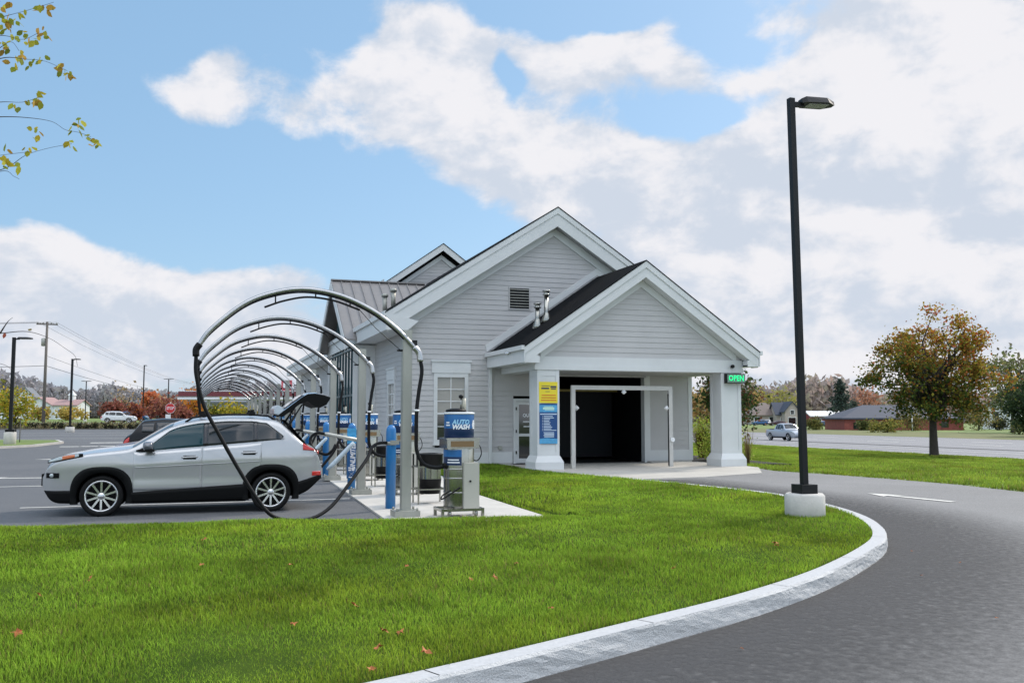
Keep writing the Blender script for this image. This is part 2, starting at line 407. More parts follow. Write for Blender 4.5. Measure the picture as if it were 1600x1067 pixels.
longline('median_strip', 57.4, 1.9, -50, 600, M_asphdark)
for i in range(14):
    y = 20 + i * 13
    longline('lane_line', 53.2, .35, y, y + 4, M_lane)
    longline('lane_line', 66.5, .4, y + 5, y + 9.5, M_lane)
    longline('lane_line', 74.0, .4, y - 2, y + 3, M_lane)
# parking stall lines
for y, x0 in ((18.1, -2.95), (23.6, -4.4), (28.2, -3.0), (32.6, -3.0), (37.0, -3.0), (41.3, -3.0)):
    stripe('parking_line', [(x0, y), (2.75, y), (2.75, y + .11), (x0, y + .11)])
# arrows and dashes on the lot
def arrow(cx, cy, ang, L, w, hw, hl):
    pts = [(-L / 2, -w / 2), (L / 2 - hl, -w / 2), (L / 2 - hl * 1.15, -hw / 2), (L / 2, 0), (L / 2 - hl * 1.15, hw / 2), (L / 2 - hl, w / 2), (-L / 2, w / 2)]
    c, s = math.cos(ang), math.sin(ang)
    return stripe('arrow_marking', [(cx + p * c - q * s, cy + p * s + q * c) for p, q in pts])
arrow(13.2, 15.0, rad(96), 2.1, .16, .55, .6)
arrow(-4.75, 26.9, rad(172), 1.9, .2, .8, .8)
arrow(-4.7, 38.0, rad(172), 2.2, .2, .9, .9)
for i in range(6):
    p = spot(150 + i * 22, 692 - i * .2); stripe('crossing_dash', [(p.x - .3, p.y - .55), (p.x + .5, p.y - .55), (p.x + .5, p.y + .55), (p.x - .3, p.y + .55)])
for i in range(3):
    p = spot(110 + i * 30, 698 - i * .4); stripe('crossing_dash', [(p.x - .5, p.y - .35), (p.x + .5, p.y - .35), (p.x + .5, p.y + .35), (p.x - .5, p.y + .35)])
for y in (74, 86, 97): stripe('parking_line', [(-30, y), (-3, y - 2), (-3, y - 1.75), (-30, y + .25)])

def inside(px, py, poly):
    r = np.zeros(px.shape, bool); n = len(poly); j = n - 1
    for i in range(n):
        xi, yi = poly[i]; xj, yj = poly[j]
        if yi != yj:
            c = ((yi > py) != (yj > py)) & (px < (xj - xi) * (py - yi) / (yj - yi) + xi); r ^= c
        j = i
    return r
# kerbed lawn island
KERB = [(x, y) for x, y in [(-40, 1.2), (-9, 2.1), (-4, 3.35), (-1, 4.4), (1.0, 5.2), (1.95, 5.62), (3.04, 6.14), (4.2, 6.72), (5.53, 7.55), (6.94, 8.66), (7.85, 9.55), (8.65, 10.68), (9.2, 11.75), (9.62, 12.9), (9.95, 14.2), (10.15, 15.7), (10.1, 17.6), (9.95, 19.6), (9.72, 21.6), (9.5, 23.4), (9.3, 24.9)]]
kin = [(p.x, p.y) for p in spline([(x, y, 0) for x, y in KERB], 8)]
LAWN = kin + [(9.25, 26.6), (9.3, 29.3), (6.3, 29.3), (6.2, 25.0), (5.75, 21.5), (5.3, 18.1), (5.24, 15.5), (5.14, 13.9), (5.0, 13.45), (3.87, 13.5), (2.6, 13.8), (1.2, 14.05), (-.9, 14.25), (-2.5, 14.45), (-40, 17.2)]
def lawn_obj(name, poly, m, zf, dz=0):
    bm = bmesh.new(); vs = [bm.verts.new((x, y, 0)) for x, y in poly]; bm.faces.new(vs)
    bmesh.ops.triangulate(bm, faces=bm.faces)
    for ax in (0, 1):
        lo = min(p[ax] for p in poly); hi = max(p[ax] for p in poly); k = max(lo, -12) + .75
        while k < hi:
            co = [0, 0, 0]; no = [0, 0, 0]; co[ax] = k; no[ax] = 1
            bmesh.ops.bisect_plane(bm, geom=bm.verts[:] + bm.edges[:] + bm.faces[:], plane_co=co, plane_no=no); k += .75
    for v in bm.verts:
        h = .02 * math.sin(v.co.x * 1.7 + 1) * math.sin(v.co.y * 1.3) if inside(np.array([v.co.x]), np.array([v.co.y]), poly)[0] else 0
        v.co.z = zf(v.co.x, v.co.y) + dz + h
    for f in bm.faces: f.smooth = True
    bmesh.ops.recalc_face_normals(bm, faces=bm.faces)
    me = bpy.data.meshes.new(name); bm.to_mesh(me); bm.free(); me.materials.append(m)
    if me.polygons[0].normal.z < 0: me.flip_normals()
    o = bpy.data.objects.new(name, me); COL.objects.link(o); return struct(o)
lawn_obj('lawn', LAWN, M_lawn, lawn_z)
# granite kerb in split-faced lengths
M_granite = mat('granite', (.50, .50, .49), .85, col2=(.62, .62, .61), vs=70, bump=.5, bs=90, spec=.2)
M_granitetop = mat('sawn_granite', (.445, .45, .455), .85, var=.10, vs=30)
def offs(P, d):
    out = []
    for i, p in enumerate(P):
        a = P[max(i - 1, 0)]; b = P[min(i + 1, len(P) - 1)]; t = Vector((b[0] - a[0], b[1] - a[1])).normalized()
        out.append((p[0] + t.y * d, p[1] - t.x * d))
    return out
dense = []
for i in range(len(kin) - 1):
    a, b = Vector(kin[i]), Vector(kin[i + 1]); n = max(1, int((b - a).length / .06))
    if a.x < -7: n = max(1, int((b - a).length / .5))
    dense += [a.lerp(b, k / n) for k in range(n)]
dense = [(p.x, p.y) for p in dense]
outer = offs(dense, .15)
mb = MB(); acc = 0; start = 0
rr = np.random.default_rng(5)
bumpz = lambda i, j: float(rr.normal()) * .011
segs = []; 
for i in range(1, len(dense)):
    acc += math.dist(dense[i], dense[i - 1])
    if acc > 1.9 or i == len(dense) - 1: segs.append((start, i)); start = i; acc = 0
for a, b in segs:
    k = b - a + 1; vs = []
    for q, i in enumerate(range(a, b + 1)):
        f = .06 if q == 0 else (-.06 if q == k - 1 else 0)
        ix, iy = dense[i]; ox, oy = outer[i]; z = max(.03, lawn_z(ix, iy)) + .012
        nx, ny = (ox - ix) / .15, (oy - iy) / .15; tx, ty = -ny, nx
        sft = (0.006 if q == 0 else (-.006 if q == k - 1 else 0))
        ix += -tx * sft; iy += -ty * sft; ox += -tx * sft; oy += -ty * sft
        row = [(ix, iy, z - .25), (ix, iy, z), (ox, oy, z)]
        for h in (.88, .74, .6, .45, .3, .15, 0):
            d = .010 + float(rr.normal()) * .0018 + .004 * math.sin(i * .35 + h * 5) + .006 * math.sin(i * .11 + 1)
            row.append((ox + nx * d, oy + ny * d, -.01 + (z + .01) * h))
        vs += row
    w = 10
    fs = [(q * w + j, q * w + j + 1, (q + 1) * w + j + 1, (q + 1) * w + j) for q in range(k - 1) for j in range(w - 1)]
    o = len(mb.f); mb.add(vs, fs, 0, False)
    for n_, f in enumerate(fs): mb.m[o + n_] = 1 if f[0] % w == 1 else 0
    mb.add([vs[j] for j in range(w)], [tuple(range(w))]); mb.add([vs[(k - 1) * w + j] for j in range(w)], [tuple(range(w))])
struct(mb.build('granite_kerb', [M_granite, M_granitetop]))
# darker strip beside the kerb, fading out across the drive
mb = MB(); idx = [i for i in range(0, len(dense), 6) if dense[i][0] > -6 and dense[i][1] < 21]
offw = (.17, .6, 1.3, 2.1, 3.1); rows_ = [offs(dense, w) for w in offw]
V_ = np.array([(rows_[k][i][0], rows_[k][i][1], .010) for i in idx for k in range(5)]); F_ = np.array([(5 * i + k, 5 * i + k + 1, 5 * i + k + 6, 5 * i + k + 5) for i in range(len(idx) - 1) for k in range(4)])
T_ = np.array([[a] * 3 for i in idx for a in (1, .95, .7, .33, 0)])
M_edgedark = asphalt('dark_edge_asphalt', (.034, .035, .038), (.052, .052, .053), .5)
nt = M_edgedark.node_tree; at_ = nd(nt, 'ShaderNodeAttribute', attribute_name='tint'); tn = nd(nt, 'ShaderNodeBsdfTransparent'); mx_ = nd(nt, 'ShaderNodeMixShader')
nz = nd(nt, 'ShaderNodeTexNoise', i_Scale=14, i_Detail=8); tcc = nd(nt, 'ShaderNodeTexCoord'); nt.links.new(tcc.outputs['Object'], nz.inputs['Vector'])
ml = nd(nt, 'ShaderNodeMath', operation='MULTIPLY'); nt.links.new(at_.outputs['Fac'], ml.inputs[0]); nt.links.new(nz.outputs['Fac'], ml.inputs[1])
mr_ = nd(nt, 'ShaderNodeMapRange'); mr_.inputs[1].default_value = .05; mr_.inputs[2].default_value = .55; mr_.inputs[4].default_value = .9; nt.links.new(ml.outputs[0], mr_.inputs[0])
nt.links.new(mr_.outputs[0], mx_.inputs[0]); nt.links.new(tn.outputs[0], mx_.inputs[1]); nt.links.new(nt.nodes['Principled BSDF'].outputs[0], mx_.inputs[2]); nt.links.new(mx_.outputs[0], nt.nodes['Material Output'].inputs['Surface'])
struct(mesh_np('asphalt_edge', V_, F_, M_edgedark, T_))
# concrete aprons
def slab(name, pts, top, m, bot=-.1):
    mb = MB(); mb.poly([(x, y, bot) for x, y in pts], (0, 0, top - bot)); return struct(mb.build(name, m))
slab('vacuum_pad', [(2.66, 13.3), (5.16, 13.3), (5.2, 15.5), (5.28, 18.1), (5.72, 21.5), (6.15, 25), (6.2, 72), (3.1, 72), (3.0, 23)], .04, M_conc)
slab('wash_apron', [(9.2, 25.3), (9.9, 22.6), (10.4, 21.4), (12.5, 21.6), (14.9, 22.6), (16.5, 25.2), (16.5, 29.0), (9.2, 29.0)], .02, mat('apron_concrete', (.46, .44, .39), .8, col2=(.36, .34, .31), vs=.8, bump=.1, bs=50))

# grass
def gnoise(x, y, f, seed):
    r = np.random.default_rng(seed); out = 0
    for k in range(6):
        a = r.uniform(0, 2 * PI); ff = f * r.uniform(.6, 1.7)
        out = out + np.sin((x * math.cos(a) + y * math.sin(a)) * ff + r.uniform(0, 6.28))
    return out / 6
def blades(P, hgt, wid, base, seed, lean=.5):
    r = np.random.default_rng(seed); n = len(P); x, y, z = P.T
    a = r.uniform(0, 2 * PI, n); d = np.stack([np.cos(a), np.sin(a), np.zeros(n)], 1); e = np.stack([-np.sin(a), np.cos(a), np.zeros(n)], 1)
    patch = gnoise(x, y, 2.2, 1) + .5 * gnoise(x, y, 6, 2)
    h = hgt * (1 + .5 * patch + r.normal(0, .22, n)).clip(.6, 2); l = (np.abs(r.normal(0, lean, n)) * h)
    w = wid * r.uniform(.7, 1.3, n)
    up = np.array([0, 0, 1.])
    b = P; mid = b + up * (h * .55)[:, None] + d * (l * .35)[:, None]; tip = b + up * h[:, None] * .95 + d * l[:, None]
    V = np.stack([b - e * w[:, None] / 2, b + e * w[:, None] / 2, mid + e * w[:, None] * .4, mid - e * w[:, None] * .4, tip], 1).reshape(-1, 3)
    o = np.arange(n)[:, None] * 5
    F = np.concatenate([o + np.array([[0, 1, 2]]), o + np.array([[0, 2, 3]]), o + np.array([[3, 2, 4]])], 0)
    t = r.uniform(0, 1, n); dry = (r.random(n) < .05 + .07 * (patch > .25)); tone = np.clip(.94 + .42 * gnoise(x, y, 1.1, 4) + .34 * gnoise(x, y, 4.5, 5) + .25 * gnoise(x, y, 11, 6), .4, 1.6)
    col = np.stack([base[0] * (.75 + .6 * t), base[1] * (.8 + .4 * t), base[2] * (.7 + .6 * t)], 1) * tone[:, None]
    yl = np.clip(gnoise(x, y, 1.7, 8) * 1.3, 0, 1)[:, None]; col = col * (1 - .45 * yl) + col * np.array([1.5, 1.05, .9]) * .45 * yl
    col[dry] = np.array([.30, .26, .09]) * (.6 + .6 * t[dry][:, None])
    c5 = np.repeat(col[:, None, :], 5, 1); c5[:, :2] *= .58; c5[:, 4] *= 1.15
    return V, F, c5.reshape(-1, 3)
def scatter(poly, dens, seed, box, cond=None, outside=False):
    r = np.random.default_rng(seed); x0, x1, y0, y1 = box; n = int((x1 - x0) * (y1 - y0) * dens)
    x = r.uniform(x0, x1, n); y = r.uniform(y0, y1, n); k = inside(x, y, poly)
    # only what the lens could plausibly see, with a margin
    lat = x * math.cos(YAW) - y * math.sin(YAW); dep = x * math.sin(YAW) + y * math.cos(YAW)
    seen = (np.abs(lat) < dep * .62 + 1.2) & (dep > 3.4)
    k &= ~seen if outside else seen
    if cond is not None: k &= cond(x, y, dep)
    return x[k], y[k]
parts = []
def pts(x, y, zf): return np.stack([x, y, np.array([zf(a, b) for a, b in zip(x, y)]) - .004], 1)
GB = (.262, .465, .044)
for seed, dens, cond, hh, ww in ((1, 5600, lambda x, y, d: d < 7, .044, .0036), (2, 3400, lambda x, y, d: (d >= 7) & (d < 10), .048, .0048), (3, 1900, lambda x, y, d: (d >= 10) & (d < 16), .048, .0068), (4, 750, lambda x, y, d: d >= 16, .056, .012)):
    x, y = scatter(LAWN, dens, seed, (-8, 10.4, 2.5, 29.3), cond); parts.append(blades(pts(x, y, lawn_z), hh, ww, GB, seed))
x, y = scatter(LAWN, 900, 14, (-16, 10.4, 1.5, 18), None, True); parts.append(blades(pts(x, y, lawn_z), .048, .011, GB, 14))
o = 0; Vs = []; Fs = []; Cs = []
for V, F, c in parts: Vs.append(V); Fs.append(F + o); Cs.append(c); o += len(V)
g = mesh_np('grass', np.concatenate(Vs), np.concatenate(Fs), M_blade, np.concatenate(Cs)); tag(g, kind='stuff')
g['label'] = 'mown green grass growing on the kerbed lawn island'
L2 = [(xr(y), y) for y in np.linspace(-4, 28, 60)] + [(18.8, 28), (18.8, 60), (38.3, 60), (38.3, -4)]
parts = []
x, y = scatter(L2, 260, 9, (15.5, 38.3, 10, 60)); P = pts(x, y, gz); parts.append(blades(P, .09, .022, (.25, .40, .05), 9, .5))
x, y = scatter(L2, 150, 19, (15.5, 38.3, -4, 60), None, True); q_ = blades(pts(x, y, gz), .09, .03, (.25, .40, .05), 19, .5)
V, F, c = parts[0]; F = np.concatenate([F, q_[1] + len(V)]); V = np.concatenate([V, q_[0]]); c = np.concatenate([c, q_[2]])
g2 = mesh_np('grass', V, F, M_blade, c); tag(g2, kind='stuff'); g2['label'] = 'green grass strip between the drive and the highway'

# ------------------------------------------------------------------ the car wash building
BL = thing('car_wash_building', 'grey clapboard car wash building with white trim, dark gables and a pillared drive-through porch', 'building', (11.5, 29.4, 0))
YW, XL, XR, RX = 29.36, 6.25, 16.50, 11.28          # front wall plane, side walls, ridge
EZ, SL = 4.93, .646                                 # eave height at X 5.67 and slope
def roof_z(x): return 8.64 - SL * abs(x - RX)
LAP = .168
def siding(mb, u0, u1, z0, z1, top, put, holes=()):
    """lapped boards on a vertical wall; put(u, out, z) -> point; top(u) is the wall top"""
    z = z0; k = 0
    while z < z1:
        zb = min(z + LAP, z1)
        us = [i for i in np.linspace(u0, u1, 2)]
        # interval where the wall is at least zb high, found on both edges of the board
        def span(zz):
            n = 400; q = [u0 + (u1 - u0) * i / n for i in range(n + 1)]
            ok = [u for u in q if top(u) >= zz]
            return (min(ok), max(ok)) if ok else None
        a = span(z); b = span(zb)
        if a is None: break
        if b is None: m_ = (a[0] + a[1]) / 2; b = (m_, m_)
        cuts = [(a[0], a[1], b[0], b[1])]
        zm = (z + zb) / 2
        for hx0, hx1, hz0, hz1 in holes:
            if hz0 < zm < hz1:
                new = []
                for p, q, r, s in cuts:
                    if q <= hx0 or p >= hx1: new.append((p, q, r, s)); continue
                    if p < hx0: new.append((p, hx0, r, hx0))
                    if q > hx1: new.append((hx1, q, hx1, s))
                cuts = new
        for p, q, r, s in cuts:
            o1 = .019
            mb.add([put(p, o1, z), put(q, o1, z), put(s, .004, zb), put(r, .004, zb), put(p, .0, z), put(q, .0, z)], [(0, 1, 2, 3), (4, 5, 1, 0)])
        z = zb; k += 1
front = lambda u, o, z: (u, YW - o, z)
left = lambda u, o, z: (XL - o, u, z)
# walls
mb = MB()
siding(mb, XL, XR, .42, 8.6, lambda u: roof_z(u) - .25, front, [(7.15, 8.2, .6, 3.25), (9.83, 10.86, 0, 2.2), (10.95, 14.66, 0, 2.95)])
mb.build('front_wall', M_siding, BL, fix=False)
mb = MB()
siding(mb, YW + .02, 64.6, .42, 4.5, lambda u: 4.5, left, [(31.3, 32.6, .7, 2.9), (35.4, 42.6, 0, 4.3)])
mb.build('side_wall', M_siding, BL, fix=False)
mb = MB(); mb.box(XR - .1, XR, YW, 64.6, 0, 4.5); mb.box(XL, XR, 64.5, 64.6, 0, 4.5); mb.poly([(XL, 64.55, 4.5), (XR, 64.55, 4.5), (RX, 64.55, 8.3)], (0, .05, 0))
mb.build('rear_wall', M_siding, BL)
# white skirt boards, corner boards, frieze
mb = MB()
mb.box(XL - .03, 9.80, YW - .035, YW + .02, .06, .42); mb.box(14.72, XR + .03, YW - .035, YW + .02, .06, .42)
mb.box(XL - .035, XL + .02, YW - .02, 64.6, .06, .42)
mb.box(XL - .03, XL + .11, YW - .03, YW + .05, .42, 4.46); mb.box(XL - .032, XL + .05, YW + .05, YW + .2, .42, 4.46)
mb.box(XR - .12, XR + .03, YW - .03, YW + .05, .42, 4.4)
mb.box(XL - .032, XL + .05, 64.4, 64.6, .42, 4.46)
mb.build('trim_boards', M_white, BL)
mb = MB(); mb.box(XL, 9.80, YW - .02, YW + .04, -.1, .06); mb.box(14.72, XR, YW - .02, YW + .04, -.1, .06); mb.box(XL - .02, XL + .04, YW, 64.6, -.1, .06)
mb.build('foundation', M_concrough, BL)
# main roof
def gable_roof(name, rx, rz, sl, half, y0, y1, th, m, parent=BL, lift=0):
    mb = MB()
    for s in (-1, 1):
        a = (rx, y0, rz); b = (rx + s * half, y0, rz - sl * half)
        mb.poly([(a[0], y0, a[2]), (b[0], y0, b[2]), (b[0], y0, b[2] - th), (a[0], y0, a[2] - th)], (0, y1 - y0, 0))
    return mb.build(name, m, parent)
gable_roof('roof', RX, 8.675, SL, 5.87, YW - .475, 65.1, .035, M_shingle)
def rake(mb, rx, rz, sl, half, y0, y1, w, drop=0, steps=True):
    for s in (-1, 1):
        e = (rx + s * half, rz - sl * half)
        mb.poly([(rx, y0, rz - drop), (e[0], y0, e[1] - drop), (e[0], y0, e[1] - drop - w), (rx, y0, rz - drop - w)], (0, y1 - y0, 0))
mb = MB()
rake(mb, RX, 8.64, SL, 5.80, YW - .46, YW - .43, .20)
rake(mb, RX, 8.64, SL, 5.78, YW - .43, YW - .39, .64)
rake(mb, RX, 8.64 - .60, SL, 5.05, YW - .055, YW + .01, .30)
mb.build('rake_boards', M_white, BL)
mb = MB()
for s in (-1, 1):
    mb.poly([(RX, YW - .39, 8.12), (RX + s * 5.78, YW - .39, 8.12 - SL * 5.78), (RX + s * 5.78, YW - .39, 8.08 - SL * 5.78), (RX, YW - .39, 8.08)], (0, .39, 0))
mb.box(RX - 5.80, XL, YW + .0, 65.0, 4.34, 4.40)
mb.build('soffit', M_white, BL)
mb = MB(); x0 = RX - 5.80
mb.box(x0 - .03, x0, YW - .46, 65.05, 4.32, 4.90); mb.box(x0 - .1, x0 - .03, YW - .46, 65.05, 4.76, 4.92)
mb.poly([(x0, YW - .462, 4.32), (XL - .1, YW - .462, 4.32), (XL + .25, YW - .462, 4.62), (x0, YW - .462, 4.88)], (0, .45, 0))
mb.box(x0, x0 + .58, 65.0, 65.05, 4.32, 4.88)
mb.build('eave_fascia', M_white, BL)
mb = MB(); mb.box(RX + 5.77, RX + 5.80, YW - .46, 65.05, 4.32, 4.90); mb.build('eave_fascia', M_white, BL)
# gable louvre
vt = MB(); vt.box(9.66, 10.42, YW - .045, YW - .0, 5.16, 5.92); v = vt.build('gable_vent', M_siding, BL)
mb = MB(); mb.box(9.70, 10.38, YW - .05, YW - .046, 5.20, 5.88); mb.build('vent_recess', M_dark, v)
mb = MB()
for i in range(7): mb.beam((9.70, YW - .06, 5.27 + i * .094), (10.38, YW - .06, 5.27 + i * .094), .02, .022)
mb.build('louvre', M_galv, v)
# front window with a drawn shade
def window(x0, x1, z0, z1, put, parent, cols, rows, shade):
    def b(mb, u0, u1, o0, o1, a, c):
        p = put(u0, o0, a); q = put(u1, o1, c)
        mb.box(min(p[0], q[0]), max(p[0], q[0]), min(p[1], q[1]), max(p[1], q[1]), a, c)
    mb = MB(); w = .12
    b(mb, x0, x0 + w, -.02, .045, z0 - .0, z1); b(mb, x1 - w, x1, -.02, .045, z0, z1); b(mb, x0 + w, x1 - w, -.02, .045, z0, z0 + .12)
    b(mb, x0 + w, x1 - w, -.02, .042, z1 - .14, z1); b(mb, x0 - .07, x1 + .07, -.02, .06, z1, z1 + .36); b(mb, x0 - .10, x1 + .10, -.02, .09, z1 + .36, z1 + .42); b(mb, x0 - .04, x1 + .04, -.02, .075, z0 - .06, z0)
    fr = mb.build('window_frame', M_white, parent)
    zm = z0 + .12 + (z1 - z0 - .26) * .42
    mb = MB(); b(mb, x0 + w, x1 - w, -.05, -.03, z0 + .12, z1 - .14); mb.build('pane', M_glassdark, fr)
    if shade:
        mb = MB(); b(mb, x0 + w, x1 - w, -.029, -.024, zm - .08, z1 - .14); mb.build('shade', M_shade, fr)
    mb = MB(); b(mb, x0 + w, x1 - w, -.02, .02, zm - .03, zm + .02)
    for i in range(1, cols):
        u = x0 + w + (x1 - x0 - 2 * w) * i / cols; b(mb, u - .012, u + .012, -.022, .005, zm + .02, z1 - .14)
    for i in range(1, rows):
        z = zm + (z1 - .14 - zm) * i / rows; b(mb, x0 + w, x1 - w, -.022, .006, z - .012, z + .012)
    b(mb, x0 + w, x1 - w, -.022, .006, (z0 + .12 + zm) / 2 - .012, (z0 + .12 + zm) / 2 + .012)
    mb.build('glazing_bars', M_whiteplain, fr)
window(7.11, 8.27, .72, 3.0, front, BL, 2, 3, True)
window(31.3, 32.6, .75, 2.85, left, BL, 2, 3, True)
# downpipe, outlet box, service door
mb = MB(); mb.box(8.96, 9.06, YW - .11, YW - .02, .05, 3.55); mb.build('downpipe', M_white, BL)
mb = MB(); mb.box(9.3, 9.42, YW - .09, YW - .02, .50, .62); mb.build('outlet_box', M_galv, BL)
mb = MB(); mb.box(9.83, 9.92, YW - .05, YW + .02, .03, 2.18); mb.box(10.78, 10.87, YW - .05, YW + .02, .03, 2.18); mb.box(9.92, 10.78, YW - .05, YW + .02, 2.09, 2.18)
dr = mb.build('door_frame', M_white, BL)
mb = MB(); mb.box(9.92, 10.02, YW - .03, YW, .05, 2.08); mb.box(10.68, 10.78, YW - .03, YW, .05, 2.08); mb.box(10.02, 10.68, YW - .03, YW, 1.98, 2.08); mb.box(10.02, 10.68, YW - .03, YW, .05, .2); mb.box(10.02, 10.68, YW - .03, YW, .93, 1.02)
dl = mb.build('door', M_white, BL)
mb = MB(); mb.box(10.02, 10.68, YW - .015, YW - .005, .2, 1.98); mb.build('pane', M_glassdark, dl)
mb = MB()
for t, x, z, sz in (('OUR', 10.32, 1.62, .15),):
    vs, fs = text_geo(t, sz, 0, .004); mb.add([(x + a, YW - .019, z + b) for a, b, c in vs], fs)
for i, w in enumerate((.34, .3)): mb.box(10.34 - w / 2, 10.34 + w / 2, YW - .019, YW - .017, 1.40 - i * .16, 1.43 - i * .16)
mb.build('lettering', M_letter, dl)
for z in (.35, 1.05, 1.8): mb = MB(); mb.box(9.9, 9.94, YW - .06, YW - .05, z, z + .1); mb.build('hinge', M_blackmetal, dl)
# wash bay behind the porch
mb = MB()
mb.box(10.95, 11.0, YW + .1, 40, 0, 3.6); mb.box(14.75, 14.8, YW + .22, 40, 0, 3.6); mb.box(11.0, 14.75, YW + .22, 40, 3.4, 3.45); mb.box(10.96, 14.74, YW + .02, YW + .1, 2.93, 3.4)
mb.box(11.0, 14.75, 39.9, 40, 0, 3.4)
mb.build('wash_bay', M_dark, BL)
mb = MB(); mb.box(11.75, 14.6, YW + 2.6, YW + 2.64, .1, 2.5); mb.build('bay_curtain', M_curtain, BL)
mb = MB(); mb.box(11.02, 14.7, YW + 2.3, YW + 2.36, 2.5, 2.58); mb.build('clearance_bar', mat('dull_yellow_paint', (.30, .24, .06), .6), BL)
mb = MB(); mb.box(14.64, 14.72, YW - .05, YW + .22, 0, 2.93); mb.box(14.72, 14.86, YW - .05, YW + .0, .42, 3.1)
mb.build('bay_jamb', M_white, BL)
mb = MB(); mb.box(10.9, 14.9, YW - .02, 40, -.05, .022); mb.build('bay_floor', mat('wet_concrete', (.03, .028, .026), .3, var=.4), BL)
# --- porch
YP, PXL, PXR, PRX, PRZ, PS = 25.96, 9.45, 16.40, 12.90, 6.37, .69
def pillar(x0, x1):
    y0, y1 = YP, YP + .70; mb = MB()
    mb.box(x0 + .02, x1 - .02, y0 + .02, y1 - .02, .34, 2.98)
    for a in (x0, x1 - .11):
        for b in (y0, y1 - .11): mb.box(a, a + .11, b, b + .11, .36, 2.98)
    for a, b, c, d in ((x0 + .11, x1 - .11, y0 + .005, y0 + .05), (x0 + .11, x1 - .11, y1 - .05, y1 - .005), (x0 + .005, x0 + .05, y0 + .11, y1 - .11), (x1 - .05, x1 - .005, y0 + .11, y1 - .11)):
        mb.box(a, b, c, d, 2.80, 2.975); mb.box(a, b, c, d, .36, .52)
    p = mb.build('pillar', M_white, BL)
    mb = MB(); g = .10
    mb.box(x0 - g, x1 + g, y0 - g, y1 + g, .02, .24)
    q0 = [(x0 - g, y0 - g, .24), (x1 + g, y0 - g, .24), (x1 + g, y1 + g, .24), (x0 - g, y1 + g, .24)]; q1 = [(x0 - .012, y0 - .012, .42), (x1 + .012, y0 - .012, .42), (x1 + .012, y1 + .012, .42), (x0 - .012, y1 + .012, .42)]
    mb.add(q0 + q1, [(i, (i + 1) % 4, 4 + (i + 1) % 4, 4 + i) for i in range(4)] + [(4, 5, 6, 7)])
    mb.build('plinth', M_white, p)
    return p
pillar(PXL, PXL + .70); pillar(PXR - .72, PXR)
mb = MB(); mb.box(PXL - .06, PXR + .06, YP - .005, YP + .6, 2.98, 3.38); mb.box(PXL - .09, PXR + .09, YP - .03, YP + .04, 2.98, 3.12); mb.build('porch_beam', M_white, BL)
mb = MB(); mb.box(PXL - .05, PXL + .45, YP + .6, YW - .02, 2.98, 3.30); mb.build('porch_beam', M_white, BL); mb = MB(); mb.box(PXR - .45, PXR + .05, YP + .6, YW - .02, 2.98, 3.30); mb.build('porch_beam', M_white, BL)
mb = MB(); mb.box(PXL + .45, PXR - .45, YP + .6, YW - .02, 3.0, 3.05); mb.build('porch_ceiling', mat('porch_ceiling', (.42, .42, .41), .7), BL)
ptop = lambda u: PRZ - .30 - PS * abs(u - PRX)
mb = MB(); siding(mb, PXL, PXR, 3.38, 6.3, ptop, lambda u, o, z: (u, YP + .05 - o, z)); mb.build('porch_gable', M_siding, BL, fix=False)
gable_roof('porch_roof', PRX, PRZ + .035, PS, 4.0, YP - .395, YW + .02, .035, M_shingle)
mb = MB()
rake(mb, PRX, PRZ, PS, 3.96, YP - .38, YP - .35, .20)
rake(mb, PRX, PRZ, PS, 3.94, YP - .35, YP - .31, .50)
rake(mb, PRX, PRZ - .52, PS, 3.35, YP - .0, YP + .06, .24)
for s in (-1, 1):
    mb.poly([(PRX, YP - .31, PRZ - .47), (PRX + s * 3.94, YP - .31, PRZ - .47 - PS * 3.94), (PRX + s * 3.94, YP - .31, PRZ - .51 - PS * 3.94), (PRX, YP - .31, PRZ - .51)], (0, .36, 0))
mb.build('porch_rake', M_white, BL)
for s in (-1, 1):
    mb = MB(); xe = PRX + s * 3.96; ze = PRZ - PS * 3.96
    mb.box(min(xe, xe + s * .03), max(xe, xe + s * .03), YP - .38, YW - .02, ze - .46, ze + .02)
    mb.box(min(xe + s * .03, xe + s * .12), max(xe + s * .03, xe + s * .12), YP - .40, YW - .02, ze - .10, ze + .03)
    xi = PXL - .05 if s < 0 else PXR + .05
    mb.box(min(xe, xi), max(xe, xi), YP - .34, YW - .02, ze - .46, ze - .42)
    mb.poly([(xe, YP - .345, ze - .47), (xi, YP - .345, ze - .47), (xi, YP - .345, ze - .40 + PS * abs(xi - xe) * .35), (xe, YP - .345, ze)], (0, .3, 0))
    mb.build('porch_eave', M_white, BL)
mb = MB()
for s in (-1,):
    a = (PRX + s * 4.0, PRZ + .10 - PS * 4.0); mb.poly([(a[0], YW - .04, a[1]), (PRX, YW - .04, PRZ + .10), (PRX, YW - .04, PRZ + .34), (a[0] - .05, YW - .04, a[1] + .22)], (0, .05, 0))
    mb.poly([(PRX + 4.0, YW - .04, a[1]), (PRX, YW - .04, PRZ + .10), (PRX, YW - .04, PRZ + .34), (PRX + 4.05, YW - .04, a[1] + .22)], (0, .05, 0))
mb.build('wall_flashing', M_white, BL)
for x, zt in ((10.02, 5.18), (10.32, 5.60)):
    y = 27.5; zb = PRZ + .06 - PS * abs(x - PRX); mb = MB()
    mb.lathe([(.17, zb - .12), (.14, zb + .02), (.085, zb + .2), (.07, zb + .24), (.07, zt - .12), (.07, zt - .12)], (x, y, 0), 18)
    mb.lathe([(.10, zt - .17), (.13, zt - .15), (.085, zt - .13), (.085, zt - .06), (.13, zt - .05), (.12, zt - .01), (.02, zt)], (x, y, 0), 18)
    mb.build('flue', M_steel, BL)
